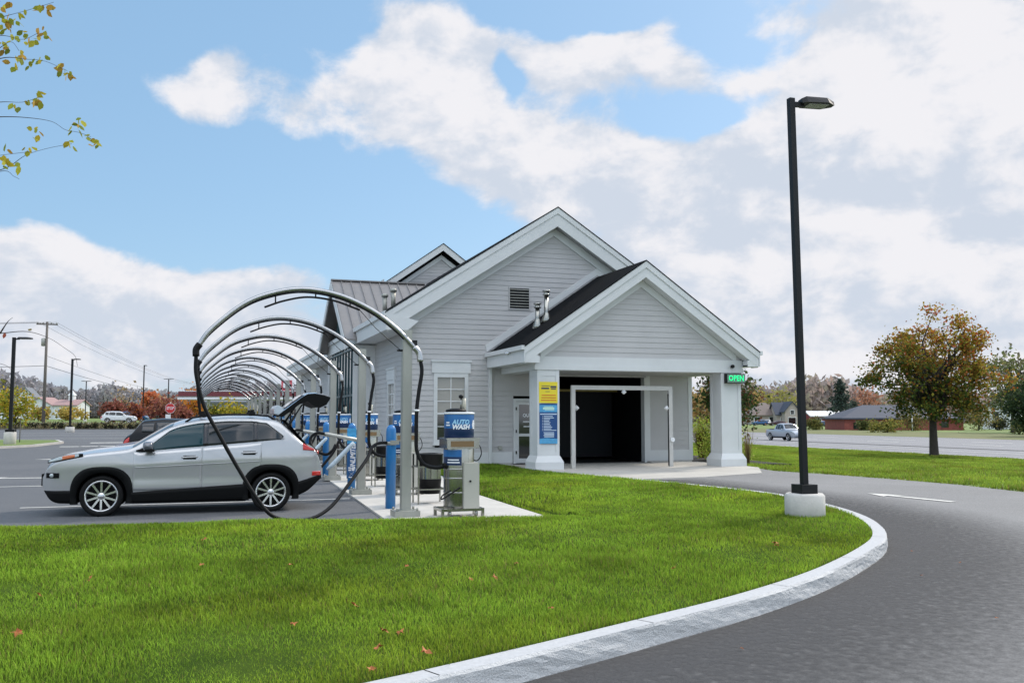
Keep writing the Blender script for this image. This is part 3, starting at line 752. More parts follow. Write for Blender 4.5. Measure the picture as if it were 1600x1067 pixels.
for x in (5.98, 6.28):
    y = 32.0; zb = roof_z(x) + .06; mb = MB(); mb.lathe([(.08, zb - .1), (.08, zb + .5)], (x, y, 0), 14); mb.lathe([(.12, zb + .48), (.12, zb + .56), (.05, zb + .6)], (x, y, 0), 14); mb.build('flue', M_galv, BL)
def camfix(x, y, z):
    mb = MB(); mb.lathe([(.055, -.06), (.06, 0), (.04, .05)], (x, y - .05, z), 12, axis='y'); mb.build('security_camera', M_blackplastic, BL)
camfix(16.05, YP - .03, 3.18)
mb = MB(); xe = PRX - 3.99
for dy in (-.09, .09): mb.lathe([(.03, 0), (.06, -.10), (.055, -.14)], (xe - .05, 27.0 + dy, 3.62), 10)
mb.build('eave_light', M_chrome, BL)
# --- cross gable with standing-seam roof on the vacuum side
CY0, CZ = 39.0, 7.26; CGX = 5.0
mb = MB()
for s in (-1, 1):
    n = 14; xa, xb = CGX, 9.1; e = 4.3
    mb.poly([(xa, CY0, CZ), (xa, CY0 + s * e, CZ - SL * e), (xa, CY0 + s * e, CZ - SL * e - .07), (xa, CY0, CZ - .07)], (xb - xa, 0, 0))
    for i in range(11):
        x = xa + .02 + i * .40; mb.beam((x, CY0, CZ + .02), (x, CY0 + s * e, CZ - SL * e + .02), .03, .05)
mb.beam((CGX, CY0, CZ + .03), (9.0, CY0, CZ + .03), .22, .05)
mb.build('seamed_roof', M_metalroof, BL)
mb = MB()
for s in (-1, 1):
    e = 4.28; mb.poly([(CGX - .02, CY0, CZ - .03), (CGX - .02, CY0 + s * e, CZ - SL * e - .03), (CGX - .02, CY0 + s * e, CZ - SL * e - .42), (CGX - .02, CY0, CZ - .42)], (.05, 0, 0))
mb.box(5.42, 5.55, CY0 - 3.75, CY0 - 3.55, .06, 4.1); mb.box(5.42, 5.55, CY0 + 3.55, CY0 + 3.75, .06, 4.1); mb.box(5.40, 6.25, CY0 - 3.78, CY0 - 3.74, .06, 4.3)
mb.build('rake_boards', M_white, BL)
mb = MB(); mb.poly([(5.5, CY0 - 3.6, .1), (5.5, CY0 + 3.6, .1), (5.5, CY0 + 3.6, 4.2), (5.5, CY0, CZ - .5), (5.5, CY0 - 3.6, 4.2)], (.03, 0, 0)); st = mb.build('storefront', M_glassteal, BL)
mb = MB()
for i in range(1, 9):
    y = CY0 - 3.6 + i * .8; mb.box(5.46, 5.5, y - .018, y + .018, .1, min(4.2 + (CZ - 4.7) * (1 - abs(y - CY0) / 3.6), CZ - .6))
for z in (2.4, 4.2): mb.box(5.455, 5.5, CY0 - 3.6, CY0 + 3.6, z - .04, z + .04)
mb.build('mullions', mat('teal_frame', (.03, .07, .08), .4), st)
# --- roof turret
TY, TX, TZ = 44.7, 11.28, 10.2
mb = MB(); siding(mb, TX - 2.35, TX + 2.35, 6.6, 10.2, lambda u: TZ - .55 - .717 * abs(u - TX), lambda u, o, z: (u, TY + .45 - o, z)); mb.build('turret_wall', M_siding, BL, fix=False)
mb = MB(); mb.box(TX - 2.35, TX + 2.35, TY + .46, TY + 5, 5.5, 8.2); mb.build('turret_wall', M_siding, BL)
gable_roof('turret_roof', TX, TZ + .035, .717, 3.05, TY - .03, TY + 5.4, .035, M_shingle)
mb = MB(); rake(mb, TX, TZ, .717, 3.0, TY, TY + .05, .34); rake(mb, TX, TZ - .5, .717, 2.35, TY + .38, TY + .44, .24)
mb.box(TX - 2.4, TX - 2.25, TY + .38, TY + .5, 6.6, 8.25); mb.box(TX + 2.25, TX + 2.4, TY + .38, TY + .5, 6.6, 8.25)
mb.box(TX - 3.0, TX - 2.97, TY, TY + 5.3, 7.95, 8.28); mb.box(TX + 2.97, TX + 3.0, TY, TY + 5.3, 7.95, 8.28)
mb.build('turret_trim', M_white, BL)
mb = MB(); mb.poly([(TX - 2.95, TY + .47, TZ - .1 - .717 * 2.95), (TX + 2.95, TY + .47, TZ - .1 - .717 * 2.95), (TX, TY + .47, TZ - .1)], (0, .04, 0)); mb.build('turret_gap_dark', M_dark, BL)  # dark panel added to stand for the shaded gap under the turret eaves

# ------------------------------------------------------------------ things at the porch
g = thing('dryer_gantry', 'white square-tube gantry frame standing in the mouth of the wash bay', 'gantry', (12.4, 26.3, .02))
gx0, gx1, gy, gzt = 10.70, 14.15, 26.35, 2.54
M_gantry = mat('galvanised_white', (.48, .47, .44), .5, var=.08)
for x in (gx0, gx1 - .13):
    mb = MB(); mb.box(x, x + .13, gy, gy + .09, .02, gzt - .13); mb.build('upright', M_gantry, g)
mb = MB(); mb.box(gx0, gx1, gy, gy + .09, gzt - .13, gzt); mb.build('crossbar', M_gantry, g)
for c, ax in (((gx0 + .13, gy + .05, 1.85), (1, 0, 0)), ((gx1 - .13, gy + .05, 1.85), (-1, 0, 0)), ((12.48, gy + .05, gzt - .13), (0, 0, -1))):
    mb = MB(); a = Vector(c); d = Vector(ax); mb.tube([a, a + d * .05, a + d * .051, a + d * .13], [.05, .06, .09, .02], 12); mb.build('nozzle', M_whiteplain, g)
mb = MB(); mb.tube([(gx1 - .03, gy - .05, .86), (gx1 - .03, gy - .01, .86)], .07, 14); mb.build('sensor', M_whiteplain, g)
mb = MB(); mb.tube([(gx1 - .15, gy + .02, .05), (gx1 - .15, gy + .02, 2.3)], .018, 6); mb.build('conduit', M_blackmetal, g)
# posters on the left pillar
def flat(mb, x0, x1, z0, z1, d, m=0): mb.box(x0, x1, YP - d, YP - d + .0015, z0, z1, m)
py = .012
ps = thing('pillar_poster', 'yellow notice with rows of orange lines on the white pillar, above the blue one', 'poster', (9.8, YP - .01, 2.3), 'posters on the porch pillar')
mb = MB(); mb.box(9.50, 10.09, YP - .012, YP - .002, 1.99, 2.62); mb.build('panel', mat('yellow_print', (.78, .60, .025), .5, col2=(.72, .62, .03), vs=2), ps)
mb = MB(); flat(mb, 9.58, 9.84, 2.49, 2.51, .016); flat(mb, 9.57, 9.82, 2.40, 2.45, .016); flat(mb, 9.86, 10.05, 2.44, 2.50, .016); flat(mb, 9.87, 10.04, 2.395, 2.425, .016); flat(mb, 9.70, 9.84, 2.32, 2.333, .016); mb.build('lettering', mat('dark_print', (.06, .06, .08), .6), ps)
mb = MB()
for i in range(3): flat(mb, 9.58 - i * .01, 10.03 + i * .01, 2.205 - i * .075, 2.235 - i * .075, .016)
mb.build('lettering', mat('orange_print', (.62, .16, .012), .6), ps)
ps = thing('pillar_poster', 'blue menu poster with a pale header and white lines on the white pillar', 'poster', (9.8, YP - .01, 1.4), 'posters on the porch pillar')
mb = MB(); mb.box(9.51, 10.08, YP - .012, YP - .002, .78, 1.97); mb.build('panel', mat('deep_blue_print', (.006, .055, .19), .5, var=.15, vs=3), ps)
mb = MB(); flat(mb, 9.51, 10.08, 1.72, 1.93, .014); mb.build('band', mat('light_blue_print', (.07, .32, .56), .5, var=.2, vs=6), ps); mb = MB(); flat(mb, 9.51, 10.08, .785, .93, .014); mb.add([(9.51, YP - .0135, .93), (9.75, YP - .0135, .955), (10.08, YP - .0135, .925)], [(0, 1, 2)]); mb.build('band', mat('light_blue_print', (.10, .40, .66), .5, var=.2, vs=6), ps)
mb = MB(); flat(mb, 9.62, 9.98, 1.80, 1.86, .017); flat(mb, 9.66, 9.94, 1.87, 1.89, .017); flat(mb, 9.68, 9.98, 1.77, 1.785, .017); mb.build('header', mat('pale_green_print', (.50, .74, .62), .5), ps)
mb = MB(); flat(mb, 9.53, 10.06, 1.645, 1.675, .017)
for i, w in enumerate((.30, .34, .21, .18, .22, .20, .24, .28, .25, .42)): flat(mb, 9.60, 9.625, 1.585 - i * .046, 1.600 - i * .046, .017); flat(mb, 9.645, 9.645 + w * .95, 1.585 - i * .046, 1.604 - i * .046, .017)
for i in range(4): flat(mb, 9.64 + .02 * (i % 2), 9.97, 1.10 - i * .04, 1.122 - i * .04, .017)
mb.build('lettering', mat('soft_white_print', (.55, .66, .76), .5), ps)
sg = thing('open_sign', 'lit green OPEN sign box at the top of the right-hand white pillar', 'sign', (16.1, YP, 2.78))
mb = MB(); mb.box(15.80, 16.46, YP - .18, YP - .002, 2.66, 2.93); mb.build('box', mat('sign_face', (.16, .26, .21), .5), sg, bevel=.01)
mb = MB(); mb.box(15.79, 15.80, YP - .18, YP - .002, 2.65, 2.94); mb.box(15.79, 16.47, YP - .185, YP - .002, 2.645, 2.66); mb.box(15.79, 16.47, YP - .185, YP - .002, 2.93, 2.945); mb.build('surround', M_blackmetal, sg)
vs, fs = text_geo('OPEN', .245, 0, .006); mb = MB(); mb.add([(16.13 + a * .88, YP - .185, 2.795 + b) for a, b, c in vs], fs); mb.build('lettering', mat('green_light', (.02, .80, .26), .5, emit=.9), sg)
mb = MB(); a = [(16.13 + q[0] * .88 + .012, YP - .1825, 2.795 + q[1] - .012) for q in vs]; mb.add(a, fs); mb.build('letter_edge', mat('dark_green', (.01, .05, .02), .5), sg)
ex = thing('fire_extinguisher', 'small red cylinder just inside the dark wash bay by the left pillar', 'extinguisher', (10.9, 28.9, .8))
mb = MB(); mb.lathe([(.02, .60), (.07, .62), (.075, .95), (.04, 1.02), (.03, 1.05)], (11.12, 29.35, 0), 12); mb.build('cylinder', mat('red_paint', (.35, .015, .012), .4), ex)
mb = MB(); mb.box(11.10, 11.2, 29.33, 29.37, 1.05, 1.10); mb.tube(spline([(11.12, 29.33, 1.07), (11.22, 29.3, 1.0), (11.2, 29.3, .75)], 6), .012, 6); mb.build('valve', M_blackplastic, ex)

# ------------------------------------------------------------------ vacuum bays
M_bluedrum = mat('drum_blue_print', (.006, .065, .25), .35, col2=(.01, .16, .42), vs=2.2, coat=.15)
M_drumlow = mat('drum_navy', (.005, .024, .085), .35)
M_binframe = M_steel
BAY, Y0 = 4.35, 14.4
NB = 13
BX = 3.07
def arch_path():
    P = [(-.07, 2.63), (.10, 2.88), (.55, 3.27), (.97, 3.46), (1.44, 3.545), (1.98, 3.47), (2.48, 3.26), (2.89, 2.97), (3.20, 2.66)]
    return P
ap = spline([(x, Y0 + .02, z) for x, z in arch_path()], 6)
def make_arch():
    t = thing('vacuum_arch', '', 'vacuum arch', (BX, Y0 + .1, .04), 'vacuum arches in a row along the parking bays')
    mb = MB(); mb.box(BX - .075, BX + .075, Y0 + .03, Y0 + .18, .13, 2.96); mb.build('post', M_galv, t, bevel=.008)
    mb = MB(); mb.box(BX - .2, BX + .2, Y0 - .08, Y0 + .3, .04, .13); mb.box(BX - .12, BX + .12, Y0, Y0 + .22, .13, .145)
    for a in (-.16, .16):
        for b in (-.04, .26): mb.lathe([(.018, .13), (.018, .17), (.01, .175)], (BX + a, Y0 + b, 0), 6)
    mb.build('base_plate', M_galv, t)
    mb = MB(); mb.tube(ap, .037, 10); p = mb.build('arch_pipe', M_arch, t)
    mb = MB(); q = [(x, y, z - .052) for x, y, z in ap[3:-4]]; mb.tube(q, .016, 6); mb.build('cable_sleeve', M_blackplastic, p)
    mb = MB(); rod = spline([(.86, Y0 + .02, 3.24), (1.15, Y0 + .02, 3.35), (1.5, Y0 + .02, 3.42), (1.9, Y0 + .02, 3.38), (2.3, Y0 + .02, 3.25)], 6); mb.tube(rod, .017, 6); mb.build('spray_rod', M_blackplastic, t)
    for x, z0, z1 in ((1.02, 3.31, 3.46), (1.62, 3.42, 3.52), (2.15, 3.30, 3.40)): mb = MB(); mb.tube([(x, Y0 + .02, z0), (x, Y0 + .02, z1)], .012, 6); mb.build('hanger', M_blackplastic, t)
    mb = MB(); mb.tube([(2.3, Y0 + .02, 3.25), (2.55, Y0 + .02, 2.98), (2.78, Y0 + .02, 2.78), (2.98, Y0 + .05, 2.62)], .006, 5); mb.build('stay_wire', M_blackplastic, t)
    for z in (2.90, 2.62): mb = MB(); mb.box(BX - .16, BX - .07, Y0 + .05, Y0 + .1, z, z + .03); mb.build('bracket', M_blackmetal, t)
    mb = MB(); mb.box(BX + .07, BX + .15, Y0 + .01, Y0 + .06, 2.72, 2.80); mb.build('bracket', M_blackmetal, t)
    mb = MB(); mb.tube(spline([(-.05, Y0 + .02, 2.66), (-.1, Y0 + .02, 2.58), (-.1, Y0 + .01, 2.48)], 5), .052, 10); mb.build('swivel_elbow', M_blackplastic, p)
    mb = MB(); mb.tube(spline([(3.17, Y0 + .02, 2.69), (3.245, Y0 + .01, 2.60), (3.27, Y0, 2.46)], 5), .05, 10); mb.build('pipe_end', M_arch, p)
    # return hose to the vacuum unit
    mb = MB(); mb.tube(spline([(3.27, Y0, 2.48), (3.29, Y0 - .02, 2.3), (3.24, Y0 - .05, 2.0), (3.20, Y0 - .08, 1.7), (3.19, Y0 - .1, 1.3), (3.20, Y0 - .12, 1.05), (3.30, Y0 - .15, .86), (3.48, Y0 - .2, .80), (3.66, Y0 - .22, .83)], 8), .031, 8); h = mb.build('return_hose', M_rubber, t)
    mb = MB(); mb.tube([(3.20, Y0 - .08, 1.70), (3.197, Y0 - .083, 1.67)], .042, 10); mb.build('hose_clip', M_whiteplain, h)
    return t
arch0 = make_arch()
def hang(t, pts, r=.028):
    mb = MB(); mb.tube(spline(pts, 10), r, 8); return mb.build('suction_hose', M_rubber, t)
hang(arch0, [(-.1, Y0 + .01, 2.5), (-.09, Y0, 2.2), (.03, Y0, 1.75), (.24, Y0 - .02, 1.35), (.52, Y0 - .05, .85), (.8, Y0 - .08, .40), (1.02, Y0 - .1, .14), (1.3, Y0 - .05, .05), (1.62, Y0 + .1, .05), (1.95, Y0 + .35, .2), (2.3, Y0 + .7, .55), (2.62, Y0 + 1.05, .9), (2.72, Y0 + 1.2, 1.07), (2.85, Y0 + 1.3, 1.14), (3.0, Y0 + 1.33, 1.15)])
arch0['label'] = 'steel vacuum arch with its black hose drooping over the silver SUV, closest to the lawn'
proto2 = None
for i in range(1, NB):
    if proto2 is None:
        c = copy_tree(arch0)
        for ch in list(c.children):
            if ch.name.startswith('suction_hose'): bpy.data.objects.remove(ch)
        c.location.y += BAY; ORG[c] = Vector(c.location)
        y = Y0 + BAY; pr = c
        hang(c, [(-.1, y + .01, 2.5), (-.09, y, 2.2), (-.04, y + .05, 1.75), (.04, y + .1, 1.3), (.2, y + .15, .8), (.55, y + .2, .35), (1.0, y + .3, .08), (1.5, y + .5, .06), (2.1, y + .8, .3), (2.6, y + 1.05, .78), (2.8, y + 1.15, 1.12), (2.95, y + 1.2, 1.15), (3.0, y + 1.22, 1.12)])
        proto2 = c
    else:
        c = copy_tree(proto2); c.location.y = proto2.location.y + BAY * (i - 1)
    c['label'] = '%s steel vacuum arch counted from the lawn, with its black hoses' % ORD[i]

def make_bollard(wrap=False):
    y = Y0 + 1.37; x = 3.08
    t = thing('bollard', '', 'bollard', (x, y, .04), 'blue bollards along the vacuum bays')
    mb = MB(); mb.lathe([(.085, .04), (.085, 1.33), (.08, 1.38), (.062, 1.42), (.035, 1.445), (.0, 1.452)], (x, y, 0), 24); mb.build('post', M_blue, t)
    mb = MB(); mb.lathe([(.087, 1.11), (.091, 1.11), (.091, 1.17), (.087, 1.17)], (x, y, 0), 24, caps=False); mb.box(x - .03, x + .12, y - .12, y - .06, 1.12, 1.19)
    mb.build('nozzle_holder', M_galv, t)
    if wrap:
        mb = MB(); mb.box(x - .12, x + .075, y - .12, y - .10, .28, 1.34); pn = mb.build('sign_panel', mat('blue_panel', (.012, .09, .25), .45), t)
        mb = MB(); mb.box(x - .12, x + .075, y - .1215, y - .1205, 1.02, 1.34); mb.build('panel_top', mat('sky_blue_panel', (.06, .36, .66), .45, var=.3, vs=6), pn)
        vs, fs = text_geo('UNLIMITED', .15, .25, .004); mb = MB(); mb.add([(x + .01 - b, y - .1225, .75 + a * .76) for a, b, c in vs], fs)
        mb.build('lettering', M_letter, pn)
        mb = MB()
        for a, b in ((-.085, -.03), (-.015, .04)):
            mb.box(x + a, x + b, y - .1225, y - .1215, .44, .47); mb.box(x + a, x + b, y - .1225, y - .1215, .485, .515)
        for s in (-1, 1): mb.beam((x - .02 - .05 * s, y - .122, .33), (x - .02 + .05 * s, y - .122, .42), .002, .03, up=(0, 1, 0))
        mb.box(x - .08, x + .04, y - .1225, y - .1215, .295, .315)
        mb.build('emblem', M_letter, pn)
    return t
b0 = make_bollard(); b0['label'] = 'plain blue bollard beside the arch closest to the lawn, holding a black hose'
b1 = make_bollard(True); b1.location.y += BAY; b1['label'] = 'blue bollard faced with a dark blue sign reading UNLIMITED upwards'
for i in range(2, NB):
    c = copy_tree(b0); c.location.y += BAY * i; c['label'] = 'blue bollard beside the %s vacuum arch counted from the lawn' % ORD[i]

def make_unit():
    x, y = 3.86, 14.22
    t = thing('vacuum_unit', '', 'vacuum unit', (x, y, .04), 'vacuum units behind the arches')
    # trolley frame
    mb = MB()
    for a in (-.32, .32):
        for b in (-.24, .24): mb.box(x + a - .022, x + a + .022, y + b - .022, y + b + .022, .04, .18)
        mb.box(x + a - .022, x + a + .022, y - .24, y + .24, .135, .18)
    for b in (-.24, .24): mb.box(x - .30, x + .30, y + b - .02, y + b + .02, .138, .178)
    for a in (-.12, .14): mb.box(x + a - .018, x + a + .018, y - .24, y + .24, .14, .176)
    for a in (-.20, .22): mb.lathe([(.05, -.02), (.06, 0), (.05, .02)], (x + a, y - .2, .10), 14, axis='x')
    mb.build('trolley', M_steel, t)
    mb = MB(); mb.lathe([(.235, .18), (.24, .21), (.24, .80), (.24, 1.10), (.235, 1.13)], (x, y, 0), 28)
    for z in (.42, .64, .78): mb.lathe([(.241, z - .012), (.250, z), (.241, z + .012)], (x, y, 0), 28, caps=False)
    mb.build('tank', M_steel, t)
    mb = MB(); mb.box(x + .0, x + .25, y - .30, y - .02, .18, .88); mb.build('control_cabinet', mat('light_grey_enamel', (.42, .41, .36), .45), t, bevel=.006)
    mb = MB(); mb.lathe([(.016, 0), (.016, .02)], (x + .1, y - .322, .60), 10, axis='y'); mb.build('lock', M_blackmetal, t)
    mb = MB()
    n = 12
    mb.grid(lambda u, v: (x + .243 * math.sin(rad(-100 + 95 * u)), y - .243 * math.cos(rad(-100 + 95 * u)), .84 + .24 * v), n, 2)
    st = mb.build('sticker', M_drumlow, t)
    mb = MB(); mb.grid(lambda u, v: (x + .2445 * math.sin(rad(-100 + 95 * u)), y - .2445 * math.cos(rad(-100 + 95 * u)), .97 + .11 * v), n, 1); mb.build('sticker_top', M_bluedrum, st)
    mb = MB()
    for z, a0, a1 in ((.915, -60, -15), (.875, -62, -12)): mb.grid(lambda u, v: (x + .2455 * math.sin(rad(a0 + (a1 - a0) * u)), y - .2455 * math.cos(rad(a0 + (a1 - a0) * u)), z + .018 * v), 8, 1)
    mb.build('lettering', M_letter, st)
    mb = MB(); mb.box(x - .26, x + .26, y - .26, y + .24, 1.10, 1.235); mb.box(x - .275, x + .275, y - .275, y + .25, 1.235, 1.262); mb.build('collar', M_steel, t, bevel=.006)
    mb = MB(); mb.box(x - .20, x + .17, y - .264, y - .2605, 1.125, 1.215); mb.build('rating_plate', mat('amber_plate', (.20, .12, .05), .3), t)
    R = .237
    mb = MB(); mb.lathe([(R - .01, 1.262), (R, 1.275), (R, 1.41)], (x, y, 0), 36, caps=False); mb.lathe([(R, 1.41), (R, 1.63)], (x, y, 0), 36, m=1, caps=False)
    mb.lathe([(R, 1.63), (R + .008, 1.632), (R + .008, 1.655), (R - .02, 1.662), (0, 1.665)], (x, y, 0), 36, m=2)
    dr = mb.build('drum', [M_drumlow, M_bluedrum, M_whiteplain], t)
    def wrap(vs, a0, z0, sc, r):
        return [(x + r * math.sin(a0 + a * sc / r), y - r * math.cos(a0 + a * sc / r), z0 + b * sc) for a, b, c in vs]
    vs, fs = text_geo('AUTO', .100, .2, .004); mb = MB(); mb.add(wrap(vs, rad(-8), 1.505, 1.0, R + .004), fs); mb.build('lettering', M_lettersky, dr)
    vs, fs = text_geo('WASH', .100, .2, .005); mb = MB(); mb.add(wrap(vs, rad(-8), 1.43, 1.0, R + .004), fs); mb.build('lettering', M_letter, dr)
    mb = MB()
    for z, w in ((1.525, .07), (1.497, .09), (1.469, .11), (1.441, .095), (1.413, .07)):
        mb.grid(lambda u, v: (x + (R + .004) * math.sin(rad(55) + (w * (u - .5)) / R), y - (R + .004) * math.cos(rad(55) + (w * (u - .5)) / R), z - .011 + .022 * v), 6, 1)
    for z, w in ((1.50, .07), (1.46, .09)):
        mb.grid(lambda u, v: (x + (R + .004) * math.sin(rad(-62) + (w * (u - .5)) / R), y - (R + .004) * math.cos(rad(-62) + (w * (u - .5)) / R), z - .011 + .022 * v), 6, 1)
    mb.build('emblem', M_letter, dr)
    mb = MB(); mb.tube([(x + .08, y, 1.655), (x + .08, y, 1.88)], .03, 10); mb.build('exhaust_pipe', mat('cream_pipe', (.42, .40, .32), .4), t)
    mb = MB(); mb.lathe([(.0, 1.88), (.036, 1.885), (.04, 1.92), (.02, 1.935), (.0, 1.94)], (x + .03, y, 0), 10); mb.build('gauge', M_blackplastic, t)
    mb = MB(); mb.lathe([(.17, 1.66), (.16, 1.70), (.08, 1.72), (0, 1.725)], (x - .05, y, 0), 20); mb.build('motor_cap', M_blackplastic, t)
    mb = MB(); mb.tube([(x + .03, y, 1.66), (x + .03, y, 1.9)], .012, 6); mb.build('gauge_stem', M_steel, t)
    mb = MB(); mb.tube(spline([(x + .26, y, 1.24), (x + .34, y - .02, 1.12), (x + .36, y - .02, 1.0), (x + .30, y, .9), (x + .2, y + .04, .93)], 6), .009, 6); mb.build('power_cord', M_rubber, t)
    mb = MB(); mb.tube([(x - .2, y - .06, .83), (x - .27, y - .08, .83)], .045, 12); mb.build('hose_inlet', M_blackplastic, t)
    mb = MB(); mb.tube(spline([(x - .05, y - .26, .50), (x - .3, y - .3, .36), (x - .36, y - .3, .34), (x - .33, y - .3, .40), (x - .2, y - .28, .46)], 6), .012, 6); mb.build('loose_cable', M_rubber, t)
    return t
u0 = make_unit(); u0['label'] = 'steel vacuum unit with AUTO WASH drum, closest to the lawn'
NXT = 10
for i in range(1, NXT):
    c = copy_tree(u0); c.location.y += BAY * i; c.location.x += .04; c['label'] = 'vacuum unit with blue drum, %s counted from the lawn' % ORD[i]

def make_bin():
    x, y = 3.93, 16.5
    t = thing('litter_bin', '', 'bin', (x, y, .04), 'litter bins behind the vacuum arches')
    mb = MB()
    for a in (-.25, .25):
        for b in (-.22, .22): mb.box(x + a - .014, x + a + .014, y + b - .014, y + b + .014, .04, .92)
    for z in (.70, .30): 
        for b in (-.22, .22): mb.box(x - .25, x + .25, y + b - .012, y + b + .012, z - .012, z + .012)
        for a in (-.25, .25): mb.box(x + a - .012, x + a + .012, y - .22, y + .22, z - .0125, z + .0125)
    mb.build('stand', M_steel, t)
    mb = MB(); mb.lathe([(.02, .21), (.19, .215), (.215, .47), (.218, .48)], (x, y, 0), 24); mb.build('lower_bin', M_blackplastic, t)
    mb = MB(); mb.lathe([(.205, .48), (.205, .71)], (x, y, 0), 24, caps=False); mb.build('steel_sleeve', M_steel, t)
    mb = MB(); mb.lathe([(.225, .70), (.24, .72), (.24, .90), (.25, .915), (.235, .93), (.17, .935), (.16, .91), (.0, .90)], (x, y, 0), 28); mb.build('rim_hood', M_blackplastic, t)
    return t
l0 = make_bin(); l0['label'] = 'black litter bin in a steel stand, closest to the lawn'
for i in range(1, NXT):
    c = copy_tree(l0); c.location.y += BAY * i; c['label'] = 'black litter bin in a steel stand, %s counted from the lawn' % ORD[i]
# wands resting in the holders
M_wand = mat('translucent_wand', (.50, .50, .45), .3, .2); M_claw = mat('pale_plastic', (.50, .60, .66), .35)
def make_wand():
    y = Y0 + BAY + .55
    t = thing('vacuum_wand', '', 'vacuum wand', (3.0, y, 1.1), 'vacuum wands resting by the bollards')
    mb = MB(); mb.tube([(2.42, y + .2, 1.24), (2.5, y + .2, 1.225), (3.22, y, 1.075)], [.03, .036, .04], 12); mb.build('tube', M_wand, t)
    mb = MB(); mb.tube([(2.98, y - .1, 1.06), (2.9, y - .1, .98), (2.56, y - .1, .62), (2.44, y - .1, .52)], [.035, .045, .05, .028], 10); mb.build('crevice_tool', M_claw, t)
    mb = MB(); mb.tube(spline([(2.46, y + .2, 1.23), (2.25, y + .2, 1.25), (2.13, y + .2, 1.12), (2.2, y + .1, .93), (2.42, y, .82), (2.55, y - .05, .9), (2.62, y - .02, 1.02)], 8), .03, 8); mb.build('hose_loop', M_rubber, t)
    mb = MB(); mb.box(3.16, 3.24, y - .06, y + .06, .04, 1.06); mb.build('rest', mat('cream_enamel', (.5, .48, .42), .5), t)
    return t
w0 = make_wand(); w0['label'] = 'pale vacuum wand with a looped black hose beside the UNLIMITED sign'
for i in range(1, 7):
    c = copy_tree(w0); c.location.y += BAY * i; c['label'] = 'pale vacuum wand with a hose loop by the %s arch from the lawn' % ORD[i + 1]

